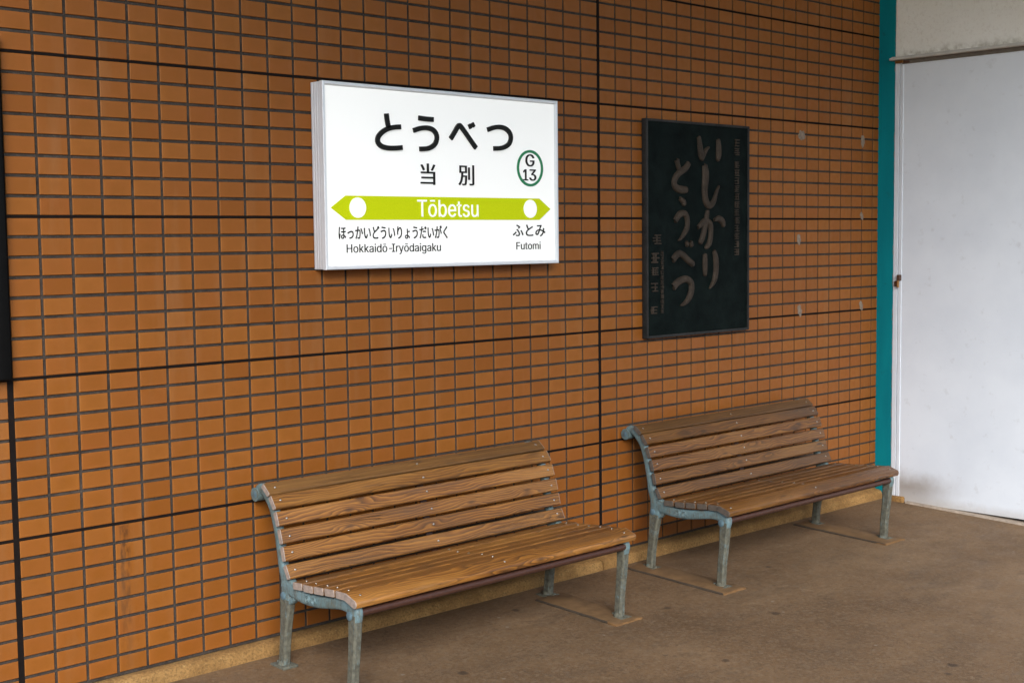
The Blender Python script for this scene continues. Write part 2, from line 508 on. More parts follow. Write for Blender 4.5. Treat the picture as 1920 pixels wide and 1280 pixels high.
def tag(o, label=None, cat=None, group=None, kind=None):
    for k, v in (('label', label), ('category', cat), ('group', group), ('kind', kind)):
        if v is not None:
            o[k] = v
    return o


def empty(name, loc=(0, 0, 0)):
    o = bpy.data.objects.new(name, None)
    o.empty_display_size = 0.1
    COL.objects.link(o)
    o.location = loc
    return o


def finish(bm, name, smooth=35):
    bmesh.ops.recalc_face_normals(bm, faces=bm.faces)
    me = bpy.data.meshes.new(name)
    bm.to_mesh(me)
    bm.free()
    if smooth:
        for p in me.polygons:
            p.use_smooth = True
        me.set_sharp_from_angle(angle=math.radians(smooth))
    return me


def add_box(bm, lo, hi, bev=0.0, seg=1):
    lo, hi = Vector(lo), Vector(hi)
    r = bmesh.ops.create_cube(bm, size=1.0)
    vs = r['verts']
    c, d = (lo + hi) / 2, hi - lo
    for v in vs:
        v.co = Vector((v.co.x * d.x, v.co.y * d.y, v.co.z * d.z)) + c
    if bev > 0:
        es = list({e for v in vs for e in v.link_edges})
        bmesh.ops.bevel(bm, geom=es, offset=bev, segments=seg, affect='EDGES', profile=0.5)
    return bm


def box(name, lo, hi, mat, parent=None, bev=0.0, seg=1, loc=None):
    bm = bmesh.new()
    add_box(bm, lo, hi, bev, seg)
    return link(name, finish(bm, name), mat, parent, loc)


def add_cyl(bm, p0, p1, r, n=14, r2=None, cap=True, dome=0.0):
    p0, p1 = Vector(p0), Vector(p1)
    r2 = r if r2 is None else r2
    ax = (p1 - p0).normalized()
    q = ax.to_track_quat('Z', 'Y')
    def ring(c, rr):
        return [bm.verts.new(c + q @ Vector((rr * math.cos(2 * math.pi * k / n), rr * math.sin(2 * math.pi * k / n), 0))) for k in range(n)]
    rings = [ring(p0, r), ring(p1, r2)]
    if dome:
        rings.append(ring(p1 + ax * dome * .7, r2 * .72))
        rings.append(ring(p1 + ax * dome, r2 * .25))
    for a, b in zip(rings, rings[1:]):
        for k in range(n):
            bm.faces.new((a[k], a[(k + 1) % n], b[(k + 1) % n], b[k]))
    if cap:
        bm.faces.new(rings[0]); bm.faces.new(rings[-1])


def catmull(pts, sub=6):
    P = [Vector(p) for p in pts]
    P = [2 * P[0] - P[1]] + P + [2 * P[-1] - P[-2]]
    out = []
    for i in range(1, len(P) - 2):
        for s in range(sub):
            t = s / sub
            a, b, c, d = P[i - 1], P[i], P[i + 1], P[i + 2]
            out.append(0.5 * ((2 * b) + (c - a) * t + (2 * a - 5 * b + 4 * c - d) * t * t + (3 * b - a - 3 * c + d) * t ** 3))
    out.append(P[-2].copy())
    return out


def sweep(bm, pts, thick, n=12, sup=3.2, sub=5, chamfer=None):
    """pts: (u, h, width) in the plane y=-u, z=h; superelliptic section, `thick` along X about x=0"""
    C = catmull(pts, sub)
    rings = []
    for i, c in enumerate(C):
        a, b = C[max(i - 1, 0)], C[min(i + 1, len(C) - 1)]
        t = Vector((0, -(b.x - a.x), b.y - a.y)).normalized()
        nrm = Vector((1, 0, 0)).cross(t).normalized()
        w = max(c.z, 0.004)
        th = thick(i / (len(C) - 1)) if callable(thick) else thick
        ring = []
        if chamfer:
            n = 8
            a_, b_, q_ = th / 2, w / 2, min(chamfer, w * .3)
            for x, y in ((a_, -b_ + q_), (a_, b_ - q_), (a_ - q_, b_), (-a_ + q_, b_), (-a_, b_ - q_), (-a_, -b_ + q_), (-a_ + q_, -b_), (a_ - q_, -b_)):
                ring.append(bm.verts.new(Vector((x, -c.x, c.y)) + nrm * y))
            rings.append(ring)
            continue
        for k in range(n):
            an = 2 * math.pi * (k + .5) / n
            ca, sa = math.cos(an), math.sin(an)
            x = math.copysign(abs(ca) ** (2 / sup), ca) * th / 2
            y = math.copysign(abs(sa) ** (2 / sup), sa) * w / 2
            ring.append(bm.verts.new(Vector((x, -c.x, c.y)) + nrm * y))
        rings.append(ring)
    for a, b in zip(rings, rings[1:]):
        for k in range(n):
            bm.faces.new((a[k], a[(k + 1) % n], b[(k + 1) % n], b[k]))
    bm.faces.new(rings[0]); bm.faces.new(rings[-1])


# ------------------------------------------------------------------ setting: ground, floor, canopy
def floor_z(x, y):
    return -1.69 + 0.036 * y - 0.004 * (x - 1)


def make_floor():
    bm = bmesh.new()
    X = [-9 + 0.5 * i for i in range(30)] ; X = [x for x in X if x < 5.4] + [5.43]
    Y = [0.02, -0.25, -0.5, -0.8, -1.2, -1.7, -2.3, -3.0, -3.8, -4.6, -5.3]
    g = [[bm.verts.new((x, y, floor_z(x, y))) for y in Y] for x in X]
    for i in range(len(X) - 1):
        for j in range(len(Y) - 1):
            bm.faces.new((g[i][j], g[i + 1][j], g[i + 1][j + 1], g[i][j + 1]))
    o = link('platform_floor', finish(bm, 'platform_floor', 0), M_FLOOR)
    tag(o, 'brown asphalt platform floor under the benches', kind='structure')
    return o


FLOOR = make_floor()
o = box('platform_edge', (-9, -6.0, -2.6), (9, -5.3, floor_z(0, -5.3) + .02), M_CONC, bev=.01)
tag(o, kind='structure')
bm = bmesh.new()
gs = 900
vs = [bm.verts.new(v) for v in ((-gs, -gs, -2.75), (gs, -gs, -2.75), (gs, gs, -2.75), (-gs, gs, -2.75))]
bm.faces.new(vs)
tag(link('ground', finish(bm, 'ground', 0), M_BALLAST), kind='structure')
# unseen bank beyond the tracks, added to block the low sky
bm = bmesh.new()
bx_, bys = [-60 + 4 * i for i in range(31)], [(-11.5, -2.8), (-13, -.9), (-14.5, .9), (-17, 2.2), (-26, 2.6)]
rows = []
for x in bx_:
    rows.append([bm.verts.new((x + mnoise.noise(Vector((x, y, 2))), y, z + mnoise.noise(Vector((x * .3, y * .3, 0))) * .5 * (z > -2))) for y, z in bys])
for a, b in zip(rows, rows[1:]):
    for k in range(len(bys) - 1):
        bm.faces.new((a[k], b[k], b[k + 1], a[k + 1]))
tag(link('sky_blocking_bank', finish(bm, 'sky_blocking_bank', 60), M_SKYBANK), kind='structure')
ROOF_Z = 2.6
o = box('ceiling', (-1.8, -5.0, ROOF_Z), (7, .3, ROOF_Z + .12), M_CANOPY)  # canopy out of view, its height and edges set to shape the light
tag(o, kind='structure')

# ------------------------------------------------------------------ tiled wall
wall = empty('tiled_wall', (0, 0, 0))
tag(wall, 'brown glazed tile wall with dark joints behind both benches', 'wall')
XL, XR = -2.2, 5.393
box('backing', (XL, 0.0050, -1.6395), (XR, 0.28, ROOF_Z), M_GROUT, wall)
box('bedding_course', (XL, 0.016, -1.75), (XR, 0.2, -1.641), M_DARK, wall)

JT = 0.0112
ROW0, ROW1 = -24, 24         # v index: rows between v*U below z = 0


def col_x(c):
    """left grid line of tile column c"""
    e = -E if c < 0 else (E if c >= 25 else 0.0)
    return A * c + e


TILE_B = 0.0016


def tile_geom(w, h):
    x, z = w / 2, h / 2
    b, t = TILE_B, 0.0
    back = 0.0060
    r3 = [(-x, -z), (x, -z), (x, z), (-x, z)]
    V = [(a, back, c) for a, c in r3] + [(a, t + b, c) for a, c in r3]
    V += [(a * (1 - b / x), t, c * (1 - b / z)) for a, c in r3]
    F = []
    for k in range(4):
        j = (k + 1) % 4
        F.append((k, j, 4 + j, 4 + k))
        F.append((4 + k, 4 + j, 8 + j, 8 + k))
    F.append((8, 9, 10, 11))
    return V, F


TV, TF = tile_geom(A - JT, U - JT)
tile_me = bpy.data.meshes.new('tile')
tile_me.from_pydata(TV, [], TF)
tile_me.materials.append(M_TILE)


def project(p):
    d = Vector(p) - LOC
    zc = -d.dot(BACK)
    if zc <= 0:
        return None
    return 960 + 2501.156 * d.dot(RIGHT) / zc, 640 - 2501.156 * d.dot(UP) / zc, zc


hide = [(575, 145, 1055, 515), (1195, 210, 1415, 640), (-50, -50, 24, 715)]
cand, rest = [], []
trng = random.Random(4)
for c in range(-19, 47):
    x0 = col_x(c)
    w = A - JT
    cut = False
    xr = x0 + A - JT / 2
    if c == 46:
        xr = XR - 0.002
        w = xr - (x0 + JT / 2)
        cut = True
    cx = xr - w / 2
    for v in range(ROW0, ROW1):
        z = -(v + .5) * U
        jit = (trng.uniform(-.0004, .0004), trng.uniform(-.0005, .0005), trng.uniform(-.0004, .0004),
               trng.uniform(-.006, .006), trng.uniform(-.004, .004))
        ent = (cx, z, w, jit)
        s = project((cx, 0, z))
        vis = s and 30 < s[0] < 1900 and 12 < s[1] < 1268 and not any(a < s[0] < b and cc < s[1] < d for a, cc, b, d in hide)
        if vis and s[0] > 490 and s[1] > 905 - (s[0] - 490) * .15 and s[0] < 1200:
            vis = False
        if vis and not cut:
            cand.append((s[2], ent))
        else:
            rest.append(ent)
cand.sort(key=lambda t: t[0])
for _, (cx, z, w, j) in cand[:300]:
    o = bpy.data.objects.new('tile', tile_me)
    COL.objects.link(o)
    o.parent = wall
    o.location = (cx + j[0], j[1], z + j[2])
    o.rotation_euler = (j[3], 0, j[4])
rest += [e for _, e in cand[300:]]
V, F = [], []
for cx, z, w, j in rest:
    tv, tf = (TV, TF) if abs(w - (A - JT)) < 1e-6 else tile_geom(w, U - JT)
    b0 = len(V)
    R = Matrix.Rotation(j[4], 3, 'Z') @ Matrix.Rotation(j[3], 3, 'X')
    for p in tv:
        q = R @ Vector(p)
        V.append((q.x + cx + j[0], q.y + j[1], q.z + z + j[2]))
    F += [tuple(i + b0 for i in f) for f in tf]
me = bpy.data.meshes.new('tile_field')
me.from_pydata(V, [], F)
o = link('tile_field', me, M_TILE, wall)
o['kind'] = 'stuff'

# expansion joints: black sealant every 8 rows, and two wide upright ones
for v in (-24, -16, -8, 0, 8, 16):
    box('expansion_joint', (XL, 0.0030, -v * U - JT / 2 + .0004), (XR - .002, 0.0051, -v * U + JT / 2 - .0004), M_SEAL, wall)
for xa, xb in ((-E - JT / 2, JT / 2), (25 * A - JT / 2, 25 * A + E + JT / 2)):
    box('expansion_joint', (xa + .0006, 0.0034, -1.632), (xb - .0006, 0.0054, ROOF_Z - .002), M_SEAL, wall)

# rough mortar kerb along the foot of the wall, in lengths with open cracks between
def kerb(xa, xb):
    bm = bmesh.new()
    nx = max(2, int((xb - xa) / 0.02))
    prof = [(0.012, -1.642), (-0.012, -1.6425), (-0.034, -1.646), (-0.047, -1.653), (-0.053, -1.664), (-0.056, -1.680), (-0.058, -1.76)]
    rows = []
    for i in range(nx + 1):
        x = xa + (xb - xa) * i / nx
        r = []
        for k, (y, z) in enumerate(prof):
            n = mnoise.noise(Vector((x * 9, k * .6, 1.3))) * .0035 + mnoise.noise(Vector((x * 45, k * 1.7, 4))) * .0016
            a = 0 if k == 0 else 1
            dz = -0.003 * (x - 1) * (k > 0)
            r.append(bm.verts.new((x, y - n * a, z + n * .6 * a + dz)))
        rows.append(r)
    for a, b in zip(rows, rows[1:]):
        for k in range(len(prof) - 1):
            bm.faces.new((a[k], b[k], b[k + 1], a[k + 1]))
    for r in (rows[0], rows[-1]):
        bm.faces.new(r)
    link('kerb', finish(bm, 'kerb', 60), M_KERB, wall)


for xa, xb in ((-2.2, 0.0), (0.006, 2.849), (2.855, 5.385)):
    kerb(xa, xb)

# plugged anchor holes: smears of mortar on the tiles
def patch(x, z, s):
    bm = bmesh.new()
    rng = random.Random(int(x * 1000 + z * 77))
    rings = []
    n = 16
    ph = rng.uniform(0, 6)
    for rr, yy in ((1, -.0002), (.8, -.0032), (.45, -.0046)):
        ring = []
        for k in range(n):
            a = 2 * math.pi * k / n
            w = 1 + .22 * math.sin(2 * a + ph) + .13 * math.sin(5 * a + 2 * ph) + rng.uniform(-.1, .1)
            ring.append(bm.verts.new((x + s * .9 * rr * w * math.cos(a), yy + rng.uniform(-.0008, .0008), z + s * 1.1 * rr * w * math.sin(a))))
        rings.append(ring)
    for a, b in zip(rings, rings[1:]):
        for k in range(n):
            bm.faces.new((a[k], a[(k + 1) % n], b[(k + 1) % n], b[k]))
    bm.faces.new(rings[-1])
    link('mortar_patch', finish(bm, 'mortar_patch', 60), M_PATCH, wall)


for (x, z, s) in ((4.583, .470, .031), (5.215, .463, .028), (4.560, -.115, .024), (5.211, .018, .020), (4.572, -.519, .027), (5.213, -.518, .024)):
    patch(x, z, s)

# ------------------------------------------------------------------ end wall with teal post and door
WX = 5.393
post = box('post', (WX, -0.107, -1.76), (WX + .09, 0.28, ROOF_Z), M_TEAL, None, .002)
tag(post, 'narrow teal painted post in the corner beside the white door', 'post')

endw = empty('end_wall', (WX, -0.11, -1.7))
tag(endw, 'cream stucco end wall above and around the white door', 'wall')
DX = -endw.location.x
def ebox(name, lo, hi, mat, bev=0.0, parent=endw, seg=1):
    L = endw.location
    bx_ = box(name, tuple(Vector(lo) - L), tuple(Vector(hi) - L), mat, parent, bev, seg)
    return bx_
# stucco with a rough front face
bm = bmesh.new()
ny, nz = 70, 18
g = []
for i in range(ny + 1):
    y = -0.1085 - (2.6 - 0.1085) * (i / ny) ** 1.5
    r = []
    for k in range(nz + 1):
        z = 0.9605 + (ROOF_Z - 0.9605) * k / nz
        d = mnoise.noise(Vector((y * 22, z * 22, 0))) * .0025 + mnoise.noise(Vector((y * 60, z * 60, 3))) * .0015
        edge = .003 if k == 0 or i == 0 else 0
        r.append(bm.verts.new(Vector((WX - .001 + d + edge, y, z)) - endw.location))
    g.append(r)
for i in range(ny):
    for k in range(nz):
        bm.faces.new((g[i][k], g[i + 1][k], g[i + 1][k + 1], g[i][k + 1]))
link('stucco', finish(bm, 'stucco', 60), M_STUCCO, endw)
ebox('wall_core', (WX + .02, -2.6, .9), (WX + .3, -.11, ROOF_Z), M_DARK)
ebox('wall_core', (WX + .06, -2.6, -2.0), (WX + .3, -.11, .9), M_DARK)
ebox('head_rail', (WX - .036, -2.58, .9385), (WX + .02, -.086, .9535), M_RAIL, .003)
ebox('head_rail_lip', (WX - .022, -2.58, .9537), (WX + .018, -.092, .9600), M_RAIL, .002)
ebox('head_channel', (WX - .004, -2.58, .915), (WX + .03, -.155, .9383), M_RAILDARK, .001)
ebox('jamb', (WX - .001, -.137, -1.72), (WX + .05, -.1085, .9383), M_JAMB, .0015)
door = ebox('door', (WX + .003, -2.55, -1.7145), (WX + .045, -.1395, .9235), M_DOOR, .0015)
L = endw.location
box('edge_strip', tuple(Vector((WX - .0005, -.163, -1.71)) - L), tuple(Vector((WX + .0045, -.141, .9130)) - L), M_JAMB, door, .0012)
# latch: a staple on the jamb and a hasp block on the door
lt = ebox('latch', (WX - .020, -.163, -.372), (WX + .004, -.143, -.336), M_RUST, .002)
bm = bmesh.new()
add_cyl(bm, Vector((WX - .012, -.147, -.412)) - L, Vector((WX - .012, -.147, -.371)) - L, .0075, 12)
link('bolt', finish(bm, 'bolt'), M_BRASS, endw)
ebox('keeper', (WX - .010, -.139, -.408), (WX + .001, -.120, -.374), M_RUST, .002)
ebox('top_catch', (WX - .016, -.165, .9215), (WX - .003, -.112, .9370), M_BRASS, .003)
ebox('catch_plate', (WX - .012, -.205, .9180), (WX - .0045, -.166, .9315), M_RUST, .002)
# threshold sloping with the floor
bm = bmesh.new()
pr = [(-.030, -.004), (-.024, .009), (.000, .011), (.05, .011), (.05, -.05), (-.030, -.05)]
ya, yb = -.22, -2.6
rows = []
for i in range(25):
    y = ya + (yb - ya) * i / 24
    rows.append([bm.verts.new(Vector((WX + x, y, floor_z(WX, y) + z + mnoise.noise(Vector((y * 12, x * 30, 0))) * .0015)) - L) for x, z in pr])
for a, b in zip(rows, rows[1:]):
    for k in range(len(pr)):
        j = (k + 1) % len(pr)
        bm.faces.new((a[k], b[k], b[j], a[j]))
bm.faces.new(rows[0]); bm.faces.new(rows[-1])
link('threshold', finish(bm, 'threshold', 40), M_SILL, endw)
# the stub of mortar kerb that turns the corner below post and jamb
bm = bmesh.new()
add_box(bm, Vector((WX - .030, -.205, -1.76)) - L, Vector((WX + .004, -.11, -1.683)) - L, .008, 2)
for v in bm.verts:
    v.co += mnoise.noise_vector(v.co * 25) * .003
link('kerb_stub', finish(bm, 'kerb_stub', 60), M_KERB, endw)

# ------------------------------------------------------------------ station name sign
sign = empty('station_sign', (1.884, 0, .16))
tag(sign, 'lit white station name sign with a lime arrow band, hung on the tiled wall', 'sign')
SX0, SX1, SZ0, SZ1, SD = 1.2325, 2.535, -.2065, .5275, .082
def sl(v):
    return Vector(v) - sign.location
bm = bmesh.new()
add_box(bm, sl((SX0 + .004, -SD + .016, SZ0 + .004)), sl((SX1 - .004, 0, SZ1 - .004)), .001)
link('housing', finish(bm, 'housing'), M_ALU, sign)
# extruded aluminium frame: four mitred lengths
FW = .0155
def frame_len(a0, a1, axis, side):
    bm = bmesh.new()
    # profile across: (t inward, y depth)
    pr = [(0, -SD + .018), (0, -SD + .002), (.002, -SD), (.0105, -SD), (FW, -SD + .010), (FW, -SD + .018)]
    ends = []
    for s_, a in ((1, a0), (-1, a1)):
        ring = []
        for t, y in pr:
            al = a + s_ * t
            if axis == 'x':
                zz = SZ0 + t if side < 0 else SZ1 - t
                p = (al, y, zz)
            else:
                xx = SX0 + t if side < 0 else SX1 - t
                p = (xx, y, al)
            ring.append(bm.verts.new(sl(p)))
        ends.append(ring)
    n = len(pr)
    for k in range(n):
        bm.faces.new((ends[0][k], ends[0][(k + 1) % n], ends[1][(k + 1) % n], ends[1][k]))
    bm.faces.new(ends[0]); bm.faces.new(ends[1])
    link('frame', finish(bm, 'frame', 20), M_ALU, sign)
frame_len(SX0, SX1, 'x', -1); frame_len(SX0, SX1, 'x', 1)
frame_len(SZ0, SZ1, 'z', -1); frame_len(SZ0, SZ1, 'z', 1)
# ribs along the short sides
for xs, d in ((SX0, -1), (SX1, 1)):
    for k in range(4):
        y0 = -.0635 + .0158 * k
        xa, xb = sorted((xs - d * .005, xs))
        bm = bmesh.new()
        add_box(bm, sl((xa, y0, SZ0 + .0015)), sl((xb, y0 + .0128, SZ1 - .0015)), .0018, 2)
        link('side_rib', finish(bm, 'side_rib'), M_ALU, sign)
    for zz in (SZ1 - .048, SZ0 + .043):
        for k in (1, 2):
            bm = bmesh.new()
            yy = -.0635 + .0158 * k - .0015
            add_cyl(bm, sl((xs - d * .0046, yy, zz)), sl((xs - d * .0035, yy, zz)), .0016, 8)
            link('rivet', finish(bm, 'rivet'), M_DARK, sign)
PY = -.070
panel = box('face_panel', sl((SX0 + .013, PY, SZ0 + .013)), sl((SX1 - .013, PY + .012, SZ1 - .013)), M_PANEL, sign)


def text_mesh(name, body, bb, mat, depth, front, parent=None, bold=0.0):
    """letters filling the rectangle bb = (x0, x1, z0, z1) on the sign face, standing proud by depth"""
    cu = bpy.data.curves.new(name, 'FONT')
    cu.body = body
    cu.size = 1.0
    cu.offset = bold
    cu.extrude = 0.5
    cu.resolution_u = 4
    return place_text(name, cu, bb, mat, depth, front, parent)


def place_text(name, cu, bb, mat, depth, front, parent=None):
    parent = parent or sign
    ob = bpy.data.objects.new(name, cu)
    COL.objects.link(ob)
    dg = bpy.context.evaluated_depsgraph_get()
    me = bpy.data.meshes.new_from_object(ob.evaluated_get(dg))
    bpy.data.objects.remove(ob)
    bpy.data.curves.remove(cu)
    xs = [v.co.x for v in me.vertices]; ys = [v.co.y for v in me.vertices]
    x0, x1, y0, y1 = min(xs), max(xs), min(ys), max(ys)
    a, b, c, d = bb
    for v in me.vertices:
        fx = (v.co.x - x0) / (x1 - x0)
        fy = (v.co.y - y0) / (y1 - y0)
        fz = v.co.z + .5            # 0 back .. 1 front
        v.co = sl((a + fx * (b - a), front + (1 - fz) * depth, c + fy * (d - c)))
    me.name = name
    me.materials.clear()
    me.update()
    return link(name, me, mat, parent)


